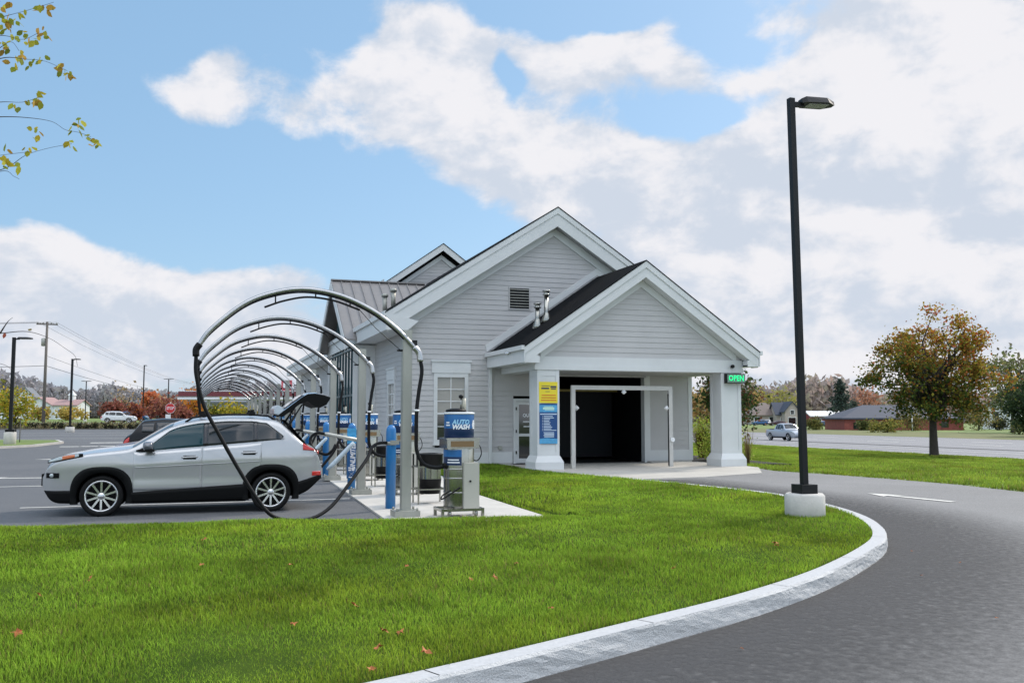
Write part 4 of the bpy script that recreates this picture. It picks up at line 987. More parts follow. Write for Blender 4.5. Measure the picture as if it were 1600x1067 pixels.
# ------------------------------------------------------------------ cars
def smooth_curve(P, sig=.045):
    xs = np.array([p[0] for p in P]); zs = np.array([p[1] for p in P])
    gx = np.linspace(xs[0] - .4, xs[-1] + .4, 1200); gzv = np.interp(gx, xs, zs); d = gx[1] - gx[0]
    k = np.arange(-int(3 * sig / d) - 1, int(3 * sig / d) + 2) * d; w = np.exp(-(k / sig) ** 2 / 2); w /= w.sum()
    gs = np.convolve(np.pad(gzv, len(k) // 2, mode='edge'), w, 'valid')
    return lambda x: float(np.interp(x, gx, gs))
class Car:
    """a car body lofted along its length; nose towards -x, centred on y = 0"""
    def __init__(s, top, bot, width, belt, wheels, wr, tumble=.30, crown=.07, x0=None, x1=None, sig=.045, bulge=.07, crease=False):
        s.crease = crease
        s.top = smooth_curve(top, sig); s.bot = smooth_curve(bot, sig); s.width = smooth_curve(width, .05); s.belt = smooth_curve(belt, .08)
        s.x0 = top[0][0]; s.x1 = top[-1][0]; s.wheels = wheels; s.wr = wr; s.tum = tumble; s.crown = crown; s.bulge = bulge
    def edge(s, x): return s.top(x) - min(s.crown, .3 * max(.02, s.top(x) - s.bot(x)))
    def side(s, x, z):
        w = s.width(x); B = s.belt(x); zm = .68 * B
        y = w - s.bulge * ((min(z, B) - zm) / .45) ** 2 * (1 if z > zm else .7)
        if s.crease: y += .022 / (1 + math.exp(-max(-30, min(30, (z - .80 - .04 * x) / .012)))) * (1 - abs(x) / 3) - .016 * math.exp(-((z - .60) / .10) ** 2) * (abs(x) < 1.2)
        if z > B: y -= s.tum * (z - B) + .22 * max(0, z - B - .2) ** 2
        return max(.05, y)
    def topz(s, x, y):
        ze = s.edge(x); ye = s.side(x, ze); return ze + (s.top(x) - ze) * (1 - min(1, abs(y) / ye) ** 2.6)
    def body(s, paint, parent, name='body', n=96, gap=.05):
        vs = []; t = [(1 - math.cos(PI * i / n)) / 2 for i in range(n + 1)]; xs = [s.x0 + (s.x1 - s.x0) * (.55 * a + .45 * i / n) for i, a in enumerate(t)]
        for x in xs:
            zb = s.bot(x); ze = s.edge(x); ye = s.side(x, ze); half = [(0, zb), (s.width(x) * .55, zb), (s.width(x) * .86, zb + .005)]
            for j in range(17):
                z = zb + .03 + (ze - zb - .03) * j / 16; half.append((s.side(x, z), z))
            for j in range(1, 9):
                u = 1 - j / 8; half.append((ye * u, ze + (s.top(x) - ze) * (1 - u ** 2.6)))
            ring = [(x, y, z) for y, z in half] + [(x, -y, z) for y, z in half[-2:0:-1]]
            vs += ring
        k = len(ring); fs = [(i * k + j, i * k + (j + 1) % k, (i + 1) * k + (j + 1) % k, (i + 1) * k + j) for i in range(n) for j in range(k)]
        fs += [tuple(range(k - 1, -1, -1)), tuple(n * k + j for j in range(k))]
        mb = MB(); mb.add(vs, fs, 0, True); b = mb.build(name, [paint, M_clad])
        cut = MB()
        for wx in s.wheels:
            for sy in (-1, 1): cut.lathe([(s.wr + gap, s.width(wx) * .55 * sy), (s.wr + gap, (s.width(wx) + .2) * sy)], (wx, 0, s.wr), 40, axis='y', smooth=True)
        c = cut.build('cutter', M_clad)
        md = b.modifiers.new('wells', 'BOOLEAN'); md.object = c; md.operation = 'DIFFERENCE'; md.solver = 'EXACT'; md.material_mode = 'TRANSFER'
        dg = bpy.context.evaluated_depsgraph_get(); me = bpy.data.meshes.new_from_object(b.evaluated_get(dg))
        b.modifiers.clear(); b.data = me; bpy.data.objects.remove(c)
        b.parent = parent
        return b
    def panel(s, mb, x0, x1, lo, hi, eps, sides=(-1, 1), nu=24, nv=6, m=0, thick=.012):
        lo = lo if callable(lo) else (lambda x, v=lo: v); hi = hi if callable(hi) else (lambda x, v=hi: v)
        for sy in sides:
            def fn(u, v):
                x = x0 + (x1 - x0) * u; z = lo(x) + (hi(x) - lo(x)) * v
                e = eps if 0 < u < 1 and 0 < v < 1 else -thick
                return (x, sy * (s.side(x, z) + e), z)
            # body of the panel with a turned-in edge
            def fn2(i, j):
                u = min(max((i - 1) / (nu - 2), 0), 1); v = min(max((j - 1) / (nv - 2), 0), 1)
                x = x0 + (x1 - x0) * u; z = lo(x) + (hi(x) - lo(x)) * v
                e = -thick if i in (0, nu) or j in (0, nv) else eps
                return (x, sy * (s.side(x, z) + e), z)
            mb.grid(lambda u, v: fn2(round(u * nu), round(v * nv)), nu, nv, m)
    def wheel(s, x, sy, parent, spokes=10, rimr=None, y=None):
        r = s.wr; y = (s.width(x) - .015 if y is None else y) * sy; w = .2; rr = rimr or r * .77
        t = MB(); t.lathe([(rr, -w), (r * .93, -w - .005), (r, -w + .03), (r, -.03), (r * .95, .0), (rr * 1.04, .006), (rr, -.01)] if sy > 0 else [(rr, w), (r * .93, w + .005), (r, w - .03), (r, .03), (r * .95, .0), (rr * 1.04, -.006), (rr, .01)], (x, y, r), 40, axis='y', caps=False)
        ty = t.build('tyre', M_tyre, parent)
        q = MB(); q.lathe([(rr * 1.0, -.012 * sy), (rr * .99, .004 * sy), (rr * .90, -.004 * sy), (rr * .86, -.05 * sy), (rr * .84, -.15 * sy)], (x, y, r), 40, axis='y', caps=False)
        q.lathe([(0, .0), (.05, -.002 * sy), (.062, -.03 * sy)], (x, y - .004 * sy, r), 20, axis='y', caps=False)
        for i in range(spokes):
            for dlt in ((-.13, .13) if spokes == 5 else (0,)):
                a = 2 * PI * i / spokes + PI / 2
                c0 = Vector((x + .045 * math.cos(a + dlt), y - .02 * sy, r + .045 * math.sin(a + dlt))); c1 = Vector((x + rr * .9 * math.cos(a + dlt * .8), y - .012 * sy, r + rr * .9 * math.sin(a + dlt * .8)))
                q.beam(c0, c1, .03, .022, up=(0, 1, 0))
        rm = q.build('rim', M_rim, ty)
        d = MB(); d.lathe([(rr * .88, -.09 * sy), (0, -.09 * sy)], (x, y, r), 32, axis='y', caps=False); d.build('brake', M_clad, ty)
        return ty

# --- the silver SUV with its tailgate up
jt = [(-2.36, .60), (-2.345, .76), (-2.29, .86), (-2.20, .93), (-2.05, .985), (-1.67, 1.055), (-1.2, 1.105), (-1.06, 1.125), (-.83, 1.27), (-.52, 1.455), (-.32, 1.53), (-.05, 1.585), (.4, 1.62), (.8, 1.62), (1.15, 1.59), (1.27, 1.565), (1.42, 1.42), (1.70, 1.15), (1.80, 1.10), (1.93, 1.05), (1.96, .90), (1.995, .74), (2.0, .62)]
jb = [(-2.36, .50), (-2.28, .30), (-2.15, .22), (-1.8, .21), (-1.0, .20), (.9, .19), (1.5, .22), (1.75, .32), (2.0, .56)]
jw = [(-2.36, .62), (-2.31, .73), (-2.2, .81), (-2.0, .86), (-1.6, .885), (-1.0, .89), (.6, .89), (1.2, .88), (1.6, .855), (1.9, .80), (1.96, .77), (2.0, .72)]
jbl = [(-2.4, 1.2), (-1.2, 1.2), (-1.0, 1.0), (-.68, 1.035), (.3, 1.11), (1.0, 1.165), (1.3, 1.19), (1.5, 1.18), (1.7, 1.2), (2.0, 1.2)]
J = Car(jt, jb, jw, jbl, (-1.475, 1.14), .325, tumble=.36, crown=.075, crease=True)
SV = thing('suv', 'silver SUV parked in the first vacuum bay with its tailgate raised', 'car', (0, 0, 0))
J.body(M_silver, SV)
M_silverdoor = M_silver
# doors
blj = J.belt
mb = MB(); J.panel(mb, -1.02, .025, lambda x: .40 + .0 * x, lambda x: blj(x) - .015, .006, nu=26, nv=12); dF = None
for sy in (-1, 1):
    mb = MB(); J.panel(mb, -1.02, .025, .40, lambda x: blj(x) - .015, .006, (sy,), nu=26, nv=14); d1 = mb.build('door', M_silver, SV)
    mb = MB(); J.panel(mb, .035, .98, lambda x: .40 + (max(0, x - .70) * 1.15 if x < .98 else .5), lambda x: blj(x) - .015, .006, (sy,), nu=26, nv=14); d2 = mb.build('door', M_silver, SV)
    for d, hx in ((d1, -.16), (d2, .78)):
        mb = MB(); z = .925 + .06 * (hx > 0); y = J.side(hx, z) * sy
        mb.tube([(hx - .12, y + .012 * sy, z - .002), (hx - .1, y + .03 * sy, z), (hx + .1, y + .03 * sy, z + .006), (hx + .12, y + .012 * sy, z + .006)], .013, 8)
        mb.build('handle', M_silver, d)
        mb = MB(); J.panel(mb, hx - .10, hx + .10, z - .034, z + .028, .009, (sy,), 8, 6); mb.build('handle_recess', M_clad, d)
# crease below the belt
for sy in (-1, 1):
    mb = MB(); J.panel(mb, -1.0, .95, lambda x: .80 + .04 * x, lambda x: .812 + .04 * x, .010, (sy,), 30, 4); mb.build('crease', M_silver, SV)
# glazing
def ztop(x): return min(J.edge(x) - .045, 1.50)
def hiF(x): return min(J.edge(x) - .05, 1.04 + (x + .90) * .66 + .04)
def hiAll(x):
    return min(ztop(x), 1.075 + (x + .82) * .80)
M_pillar = mat('gloss_black_pillar', (.012, .012, .014), .15, coat=.5)
for sy in (-1, 1):
    mb = MB(); J.panel(mb, -.80, .06, lambda x: blj(x) + .012, lambda x: max(blj(x) + .02, hiAll(x)), .006, (sy,), 26, 10); w = mb.build('window', M_glassteal, SV)
    mb = MB(); J.panel(mb, .10, .86, lambda x: blj(x) + .012, lambda x: ztop(x), .006, (sy,), 24, 10); mb.build('window', M_glassdark, SV)
    mb = MB(); J.panel(mb, .90, 1.33, lambda x: blj(x) + .014, lambda x: min(ztop(x) - .01, 1.50 - max(0, x - 1.02) * .78), .006, (sy,), 18, 10); mb.build('window', M_glassdark, SV)
    mb = MB(); J.panel(mb, .045, .115, lambda x: blj(x) + .012, lambda x: ztop(x), .0085, (sy,), 4, 8); J.panel(mb, .845, .915, lambda x: blj(x) + .012, lambda x: ztop(x), .0085, (sy,), 4, 8); mb.build('pillar_trim', M_pillar, SV)
    mb = MB(); J.panel(mb, -.98, -.80, lambda x: blj(x) + .0, lambda x: blj(x) + .02 + (x + .98) * .5, .008, (sy,), 6, 5); mb.build('quarter_trim', M_clad, SV)
    # chrome line over the windows
    path = [(x, sy * (J.side(x, z) + .008), z) for x, z in [(xx, hiAll(xx) + .012) for xx in np.linspace(-.78, .9, 30)] + [(xx, min(ztop(xx) - .01, 1.50 - max(0, xx - 1.02) * .78) + .012) for xx in np.linspace(.95, 1.34, 12)] + [(1.35, 1.22), (1.30, 1.205)]]
    mb = MB(); mb.tube(path, .008, 6); mb.build('window_trim', M_silver, SV)
mb = MB()
mb.grid(lambda u, v: (lambda x: (lambda y: (x, y, J.topz(x, y) + .006))((v - .5) * 2 * (J.side(x, J.edge(x)) - .07)))(-1.04 + .60 * u), 18, 14); mb.build('windscreen', M_glassdark, SV)
# cladding: arches, sills, bumpers
for wx in J.wheels:
    for sy in (-1, 1):
        mb = MB()
        def fl(u, v, wx=wx, sy=sy):
            a = -.35 + (PI + .7) * u; r = (.368, .374, .425, .462, .470)[round(v * 4)]; e = (-.06, .016, .018, .012, -.01)[round(v * 4)]
            if v > .4: r *= min(1.09, (abs(math.cos(a)) ** 2.7 + abs(math.sin(a)) ** 2.7) ** (-1 / 2.7))
            x, z = wx + r * math.cos(a), .325 + r * math.sin(a); z = max(z, .2)
            return (x, sy * (J.side(x, max(z, .3)) + e), z)
        mb.grid(fl, 40, 4); mb.build('arch_flare', M_clad, SV)
for sy in (-1, 1): mb = MB(); J.panel(mb, -1.06, .74, lambda x: J.bot(x) - .005, lambda x: .375 + .10 * (x + 1.06) / 1.8, .016, (sy,), nu=30, nv=6, thick=.06); mb.build('sill_cladding', M_clad, SV)
for sy in (-1, 1):
    mb = MB(); J.panel(mb, -2.335, -1.86, lambda x: J.bot(x) - .0, lambda x: .42, .010, (sy,), nu=16, nv=6); mb.build('bumper_cladding', M_clad, SV)
    mb = MB(); J.panel(mb, 1.52, 1.985, lambda x: J.bot(x) - .0, lambda x: .49 + .30 * max(0, x - 1.60), .010, (sy,), nu=16, nv=6); mb.build('bumper_cladding', M_clad, SV)
# front: lamps, fog lamps, plate
hlo = lambda x: .86 + .20 * (x + 2.27)
hth = lambda x: .03 + .035 * math.sin(PI * min(1, max(0, (x + 2.30) / .56)))
for sy in (-1, 1):
    mb = MB(); J.panel(mb, -2.27, -1.82, lambda x: hlo(x) + .004, lambda x: hlo(x) + hth(x), .010, (sy,), 18, 6); hl = mb.build('headlight', M_lens, SV)
    mb = MB(); J.panel(mb, -2.06, -1.88, lambda x: hlo(x) + .006, lambda x: hlo(x) + hth(x) - .006, .014, (sy,), 10, 6); mb.build('indicator', M_amber, hl)
    mb = MB(); J.panel(mb, -2.28, -1.76, lambda x: hlo(x) - .008, lambda x: hlo(x) + hth(x) + .006, .006, (sy,), 18, 6); mb.build('lamp_surround', M_clad, hl)
    mb = MB(); J.panel(mb, -2.30, -2.10, .62, .70, .010, (sy,), 8, 6); fg = mb.build('fog_lamp', M_clad, SV)
    mb = MB(); mb.lathe([(0, -.02), (.03, -.022), (.035, 0)], (-2.21, sy * J.side(-2.21, .66), .66), 14, axis='y'); mb.build('lens', M_lens, fg)
    mb = MB(); J.panel(mb, 1.66, 1.925, lambda x: 1.02 - (x - 1.66) * .05, lambda x: min(1.135 - (x - 1.66) * .1, J.edge(x) + .03), .014, (sy,), 12, 6); tl = mb.build('tail_light', M_red, SV)
    mb = MB(); J.panel(mb, 1.82, 1.97, .585, .655, .014, (sy,), 8, 6); mb.build('rear_reflector', M_red, SV)
    mb = MB(); c = Vector((-.80, sy * (J.side(-.8, 1.05) + .13), 1.115))
    mb.grid(lambda u, v: (c.x + (.075 if math.cos(2 * PI * v) < 0 else .085) * math.copysign(abs(math.cos(2 * PI * v)) ** .6, math.cos(2 * PI * v)) * max(.02, math.sin(PI * (.06 + .88 * u))) ** .4 * (1 if 0 < u < 1 else .02), c.y + sy * .12 * (u - .5) * 2, c.z + .072 * math.copysign(abs(math.sin(2 * PI * v)) ** .6, math.sin(2 * PI * v)) * max(.02, math.sin(PI * (.06 + .88 * u))) ** .4 * (1 if 0 < u < 1 else .02)), 10, 20)
    mr = mb.build('mirror', mat('mirror_shell', (.13, .14, .16), .25, .3, coat=.5), SV)
    mb = MB(); mb.beam((-.78, sy * (J.side(-.8, 1.04) - .02), 1.035), (-.79, sy * (J.side(-.8, 1.04) + .12), 1.06), .09, .05); mb.box(-.84, -.70, c.y - .1, c.y + .1, 1.025, 1.06); mb.build('mirror_foot', M_clad, mr)
    # roof rail and bar feet
    yy = [J.side(x, J.edge(x)) - .10 for x in np.linspace(-.25, 1.2, 14)]
    mb = MB(); mb.tube([(x, sy * y, J.topz(x, y) + (.05 if 0 < i < 13 else .0)) for i, (x, y) in enumerate(zip(np.linspace(-.25, 1.2, 14), yy))], .017, 8); rl = mb.build('roof_rail', M_blackplastic, SV)
    for x in (.02, .82):
        y = J.side(x, J.edge(x)) - .10; z = J.topz(x, y)
        mb = MB(); mb.box(x - .05, x + .05, sy * y - .04, sy * y + .04, z + .03, z + .10); mb.box(x - .03, x + .03, sy * y - .03, sy * y + .03, z + .1, z + .135); mb.build('rack_foot', M_blackplastic, rl)
mb = MB(); mb.box(-2.43, -2.36, -.30, .30, .47, .66); mb.build('plate_holder', M_clad, SV)
mb = MB(); mb.grid(lambda u, v: (lambda z, y: (J.x0 - .004 + .11 * (abs(y) / .75) ** 2.2 + .035 * ((z - .72) / .1) ** 2 * (z > .72), y, z))(.69 + .12 * v, -.58 + 1.16 * u), 18, 4); mb.build('grille', M_clad, SV)
# open cargo bay at the back and raised tailgate
mb = MB()
mb.add([(1.45, -.60, 1.405), (1.45, .60, 1.405), (1.955, .66, .80), (1.955, -.66, .80), (1.33, -.56, 1.52), (1.33, .56, 1.52)], [(0, 1, 2, 3), (4, 5, 1, 0)])
mb.v = [(v[0] + .03, v[1], v[2] + .015) for v in mb.v]; mb.build('cargo_opening', M_dark, SV)
tg = MB()
prof = [(1.25, 1.615), (1.33, 1.685), (1.48, 1.80), (1.64, 1.925), (1.74, 1.985), (1.86, 1.995), (2.02, 1.965), (2.12, 1.93)]
und = [(2.12, 1.90), (2.06, 1.80), (1.95, 1.745), (1.84, 1.78), (1.74, 1.86), (1.60, 1.80), (1.45, 1.68), (1.33, 1.585)]
def sect(pf, yw): return [(x, y, z) for x, z in pf for y in (-yw, yw)]
k = len(prof); tv = []
for i, (x, z) in enumerate(prof):
    w = .60 + .12 * i / (k - 1)
    tv += [(x, -w, z - .01), (x, -w * .8, z + .012), (x, 0, z + .02), (x, w * .8, z + .012), (x, w, z - .01)]
tg.add(tv, [(i * 5 + j, i * 5 + j + 1, (i + 1) * 5 + j + 1, (i + 1) * 5 + j) for i in range(k - 1) for j in range(4)], 0, True)
tgo = tg.build('tailgate', mat('silver_blue_reflect', (.40, .44, .50), .18, .6, coat=.8), SV)  # blue of the reflected sky tinted into the silver
mb = MB(); uv_ = []
for i, (x, z) in enumerate(und):
    w = .72 - .12 * i / (len(und) - 1); uv_ += [(x, -w, z), (x, w, z)]
mb.add(uv_, [(2 * i, 2 * i + 1, 2 * i + 3, 2 * i + 2) for i in range(len(und) - 1)], 0, True)
# closed ends
ring = prof + und
for sy in (-1, 1):
    mb.add([(x, sy * (.60 + .12 * min(1, max(0, (x - 1.25) / .9))), z - .008) for x, z in ring], [tuple(range(len(ring)))])
mb.build('inner_trim', M_clad, tgo)
mb = MB(); mb.grid(lambda u, v: (lambda i, w: (1.35 + .33 * u, w * (v - .5) * 2, float(np.interp(1.35 + .33 * u, [p[0] for p in prof], [p[1] for p in prof])) + .026))(0, .48 + .06 * u), 8, 6); mb.build('rear_screen', mat('sky_glass', (.05, .12, .2), .05, spec=.9), tgo)  # blue base colour stands for sky reflected in the glass
mb = MB(); mb.poly([(1.18, -.6, 1.63), (1.36, -.6, 1.60), (1.33, -.6, 1.74), (1.24, -.6, 1.79), (1.19, -.6, 1.72)], (0, 1.2, 0)); mb.build('spoiler', mat('silver_spoiler', (.42, .48, .54), .3, .4, coat=.6), tgo, bevel=.015)
for sy in (-1, 1):
    mb = MB(); mb.tube([(1.42, sy * .62, 1.42), (1.66, sy * .60, 1.80)], .014, 6); mb.tube([(1.42, sy * .62, 1.42), (1.54, sy * .61, 1.61)], .022, 6); mb.build('gas_strut', M_blackmetal, tgo)
for wx in J.wheels:
    for sy in (-1, 1):
        wh = bpy.data.objects.new('wheel', None); COL.objects.link(wh); wh.parent = SV; ORG[wh] = Vector(); J.wheel(wx, sy, wh, 10)
SV.location = (0, 17.06, .006); SV.rotation_euler = (0, 0, rad(-.5))

# --- other cars, each built once with parts
def small_car(name, label, cat, kind, paint, loc, rz, group=None, scale=1, glass=None):
    if kind == 'suv':
        top = [(-2.3, .62), (-2.27, .82), (-2.1, .97), (-1.5, 1.06), (-1.05, 1.10), (-.45, 1.55), (-.1, 1.63), (.9, 1.66), (1.6, 1.60), (1.95, 1.15), (2.2, 1.0), (2.27, .75), (2.28, .6)]
        belt = [(-2.4, 1.2), (-1.1, 1.2), (-.9, 1.03), (1.3, 1.12), (1.9, 1.15), (2.4, 1.2)]; wx = (-1.38, 1.35); wr = .35; g = (-.80, 1.62, 1.58)
    elif kind == 'sedan':
        top = [(-2.4, .55), (-2.36, .72), (-2.15, .84), (-1.5, .94), (-.95, .99), (-.2, 1.38), (.15, 1.45), (.8, 1.44), (1.35, 1.26), (1.75, 1.10), (2.25, 1.05), (2.38, .92), (2.42, .6)]
        belt = [(-2.4, 1.2), (-1.0, 1.2), (-.8, .93), (1.1, 1.0), (1.6, 1.03), (1.8, 1.3), (2.4, 1.3)]; wx = (-1.42, 1.40); wr = .33; g = (-.62, 1.30, 1.37)
    else:
        top = [(-2.85, .7), (-2.82, .95), (-2.6, 1.12), (-1.7, 1.2), (-1.25, 1.25), (-.6, 1.78), (-.3, 1.86), (.55, 1.86), (.72, 1.80), (.80, 1.30), (.92, 1.22), (2.7, 1.22), (2.82, 1.15), (2.85, .7)]
        belt = [(-2.9, 1.35), (-1.3, 1.35), (-1.1, 1.18), (.7, 1.22), (.85, 1.35), (2.9, 1.35)]; wx = (-1.85, 1.75); wr = .40; g = (-.92, .62, 1.76)
    L = top[-1][0]; bot = [(top[0][0], .5), (top[0][0] + .15, .32), (-1.0, .30), (1.0, .30), (L - .3, .34), (L, .5)]
    w = .90 if kind != 'truck' else .98
    width = [(top[0][0], w * .7), (top[0][0] + .3, w * .93), (-1, w), (1, w), (L - .3, w * .95), (L, w * .84)]
    C = Car(top, bot, width, belt, wx, wr, tumble=.38, sig=.05)
    t = thing(name, label, cat, (0, 0, 0), group)
    C.body(paint, t, n=60)
    gx0, gx1, gzt = g; gm = glass or M_glassdark
    zt = lambda x: min(C.edge(x) - .05, gzt)
    for sy in (-1, 1):
        for a, b in ((gx0, gx0 + (gx1 - gx0) * .44), (gx0 + (gx1 - gx0) * .47, gx0 + (gx1 - gx0) * .80), (gx0 + (gx1 - gx0) * .83, gx1)):
            mb = MB(); C.panel(mb, a, b, lambda x: C.belt(x) + .02, lambda x: max(C.belt(x) + .03, zt(x)), .006, (sy,), 14, 6); mb.build('window', gm, t)
        mb = MB(); C.panel(mb, top[0][0] + .05, top[0][0] + .4, lambda x: C.edge(x) - .16, lambda x: C.edge(x) - .03, .01, (sy,), 8, 5); mb.build('headlight', M_lens, t)
        mb = MB(); C.panel(mb, L - .26, L - .02, lambda x: C.edge(x) - .22, lambda x: C.edge(x) - .05, .012, (sy,), 8, 5); mb.build('tail_light', M_red, t)
        mb = MB(); C.panel(mb, wx[0] + .45, wx[1] - .45, lambda x: C.bot(x), lambda x: C.bot(x) + .14, .012, (sy,), 10, 4); mb.build('sill', M_clad, t)
        mb = MB(); y = sy * (C.side(gx0 + .1, C.belt(gx0 + .1)) + .1); mb.lathe([(0, -.1), (.07, -.07), (.08, .05), (0, .09)], (gx0 + .08, y, C.belt(gx0 + .1) + .05), 10, axis='y'); mb.build('mirror', paint, t)
    xa, xb = (gx0 - .25, gx0 + .32)
    mb = MB(); mb.grid(lambda u, v: (lambda x: (lambda y: (x, y, C.topz(x, y) + .006))((v - .5) * 1.7 * C.side(x, C.edge(x))))(xa + (xb - xa) * u), 10, 8); mb.build('windscreen', gm, t)
    xa, xb = {'suv': (1.66, 1.94), 'sedan': (.95, 1.55), 'truck': (.71, .80)}[kind]
    mb = MB(); mb.grid(lambda u, v: (lambda x: (lambda y: (x, y, C.topz(x, y) + .007))((v - .5) * 1.6 * C.side(x, C.edge(x))))(xa + (xb - xa) * u), 8, 8); mb.build('rear_window', gm, t)
    if kind == 'truck':
        mb = MB(); mb.box(.95, 2.72, -.78, .78, 1.222, 1.235); mb.build('load_bed', M_clad, t)
    for x in wx:
        for sy in (-1, 1): 
            wh = bpy.data.objects.new('wheel', None); COL.objects.link(wh); wh.parent = t; ORG[wh] = Vector(); C.wheel(x, sy, wh, 5)
    t.location = loc; t.rotation_euler = (0, 0, rz); t.scale = (scale,) * 3
    return t
M_blackpaint = mat('black_paint', (.004, .004, .005), .3, spec=.35)
M_maroon = mat('maroon_paint', (.05, .006, .010), .3, coat=.3)
M_whitepaint = mat('white_car_paint', (.70, .71, .72), .3, coat=.6)
M_greypaint = mat('grey_car_paint', (.22, .24, .27), .3, .5, coat=.6)
M_lightgrey = mat('pale_silver_paint', (.42, .45, .50), .3, .4, coat=.6)
M_bluecar = mat('blue_car_paint', (.03, .10, .25), .3, .3, coat=.6)
p = G(276, 0, 30.6)
small_car('parked_car', 'black car parked beyond the silver SUV, its tail above the bonnet line', 'car', 'suv', M_blackpaint, (-.35, 33.4, .006), PI, scale=.92)
small_car('parked_car', 'dark maroon car low beyond the bonnet of the silver SUV', 'car', 'suv', M_maroon, (-.15, 26.0, .006), 0, scale=.9)
small_car('parked_car', 'dark grey car parked farther along the bays than the black one', 'car', 'suv', M_greypaint, (2.05, 46.0, .006), PI, scale=.96)
p = G(186, 0, 128); small_car('suv', 'white SUV on the far road beyond the row of low shrubs', 'car', 'suv', M_whitepaint, (p.x, p.y, p.z + .04), rad(180 - 4))
p = G(208, 0, 141); small_car('suv', 'blue car just ahead of the white SUV on the far road', 'car', 'suv', M_bluecar, (p.x, p.y - 1, p.z + .04), rad(176))
p = G(1228, 0, 100); small_car('pickup_truck', 'silver pickup truck driving on the highway beside the tall lamp post', 'truck', 'truck', M_lightgrey, (p.x, p.y, p.z + .03), rad(86))

# ------------------------------------------------------------------ plants
def leaf_cloud(cent, sig, n, size, colf, rng, flat=.6, drop=0):
    """small leaf quads scattered around the centres"""
    cent = np.array(cent); k = rng.integers(0, len(cent), n); sg = np.array(sig)[k] if np.ndim(sig) else np.full(n, sig)
    P = cent[k] + rng.normal(0, 1, (n, 3)) * sg[:, None] * np.array([1, 1, .8])
    nr = rng.normal(0, 1, (n, 3)); nr[:, 2] += flat; nr /= np.linalg.norm(nr, axis=1)[:, None]
    a = np.cross(nr, rng.normal(0, 1, (n, 3))); a /= np.linalg.norm(a, axis=1)[:, None]; b = np.cross(nr, a)
    s = size * rng.uniform(.6, 1.35, n); a *= (s / 2)[:, None]; b *= (s * .38)[:, None]
    V = np.stack([P - a, P - b * .9 + a * .1, P + a, P + b], 1).reshape(-1, 3)
    F = np.arange(n * 4).reshape(n, 4)
    C = np.repeat(colf(P, k), 4, 0)
    return V, F, C
def pal(cols, rng, jit=.25):
    cols = np.array(cols)
    def f(P, k):
        c = cols[rng.integers(0, len(cols), len(P))] * 1.6; return c * rng.uniform(1 - jit, 1 + jit, (len(P), 1))
    return f
def limb(a, b, rng, wob=.08, n=6):
    a = Vector(a); b = Vector(b); L = (b - a).length; out = [a]
    for i in range(1, n):
        t = i / n; p = a.lerp(b, t) + Vector(rng.normal(0, 1, 3)) * wob * L * .3; p.z += math.sin(PI * t) * L * wob * .6; out.append(p)
    out.append(b); return out
def broadleaf(name, label, loc, ht, cr, base, nclus, nleaf, size, colf, seed, tr=.15, cat='tree', group=None, sig=.45, squash=1.0, off=(0, 0), bark=None, limbs=True, fork=.3):
    rng = np.random.default_rng(seed); t = thing(name, label, cat, loc, group)
    loc = Vector(loc); cz = (ht + base) / 2; rz = (ht - base) / 2
    C = []
    while len(C) < nclus:
        d = rng.normal(0, 1, 3); d /= np.linalg.norm(d); r = rng.uniform(.35, 1) ** .6 * rng.uniform(.85, 1.08)
        q = (loc.x + off[0] + d[0] * r * cr, loc.y + off[1] + d[1] * r * cr, loc.z + cz + d[2] * r * rz * squash); C.append(q)
    mb = MB(); fk = loc + Vector((0, 0, base + (ht - base) * fork))
    stem = spline([loc + Vector((0, 0, -.1)), loc + Vector((rng.normal() * .05, rng.normal() * .05, base * .6)), fk], 4)
    mb.tube(stem, [tr * (1.25 if i == 0 else 1 - .45 * i / len(stem)) for i in range(len(stem))], 10)
    lb = MB()
    if limbs:
        for c in C:
            u = rng.uniform(.35, 1); s = loc + Vector((0, 0, base + (fk.z - loc.z - base) * u - rng.uniform(0, .2) * base * .3))
            L = limb(s, c, rng, .25); lb.tube(L, [max(.010, tr * .33 * (1 - .85 * i / (len(L) - 1))) for i in range(len(L))], 5)
    tk = mb.build('trunk', bark or M_bark, t)
    if limbs: lb.build('branches', bark or M_bark, t)
    V, F, T = leaf_cloud(C, [sig * rng.uniform(.7, 1.3) for _ in C], nleaf, size, colf(C, rng) if colf.__code__.co_argcount == 2 and colf.__name__ == 'mk' else colf, rng)
    mesh_np('crown', V - np.array(loc), F, M_leaf, T, t)
    return t
def shrub(name, label, loc, w, h, cols, seed, n=260, size=.14, cat='shrub', group=None):
    rng = np.random.default_rng(seed); t = thing(name, label, cat, loc, group); loc = Vector(loc)
    C = []
    for i in range(14):
        a = rng.uniform(0, 2 * PI); r = rng.uniform(0, .8); z = rng.uniform(.2, .85)
        C.append((loc.x + math.cos(a) * r * w / 2 * math.sqrt(max(.1, 1 - (z - .2) ** 2)), loc.y + math.sin(a) * r * w / 2, loc.z + z * h))
    mb = MB()
    for c in C[:9]: mb.tube(limb(loc + Vector((rng.normal() * .05, rng.normal() * .05, -.03)), c, rng, .1, 3), .015 + .01 * h, 4)
    mb.build('stems', M_bark, t)
    V, F, T = leaf_cloud(C, min(w, h * 1.4) * .15, n, size, pal(cols, rng, .35), rng); mesh_np('foliage', V - np.array(loc), F, M_leaf, T, t)
    return t
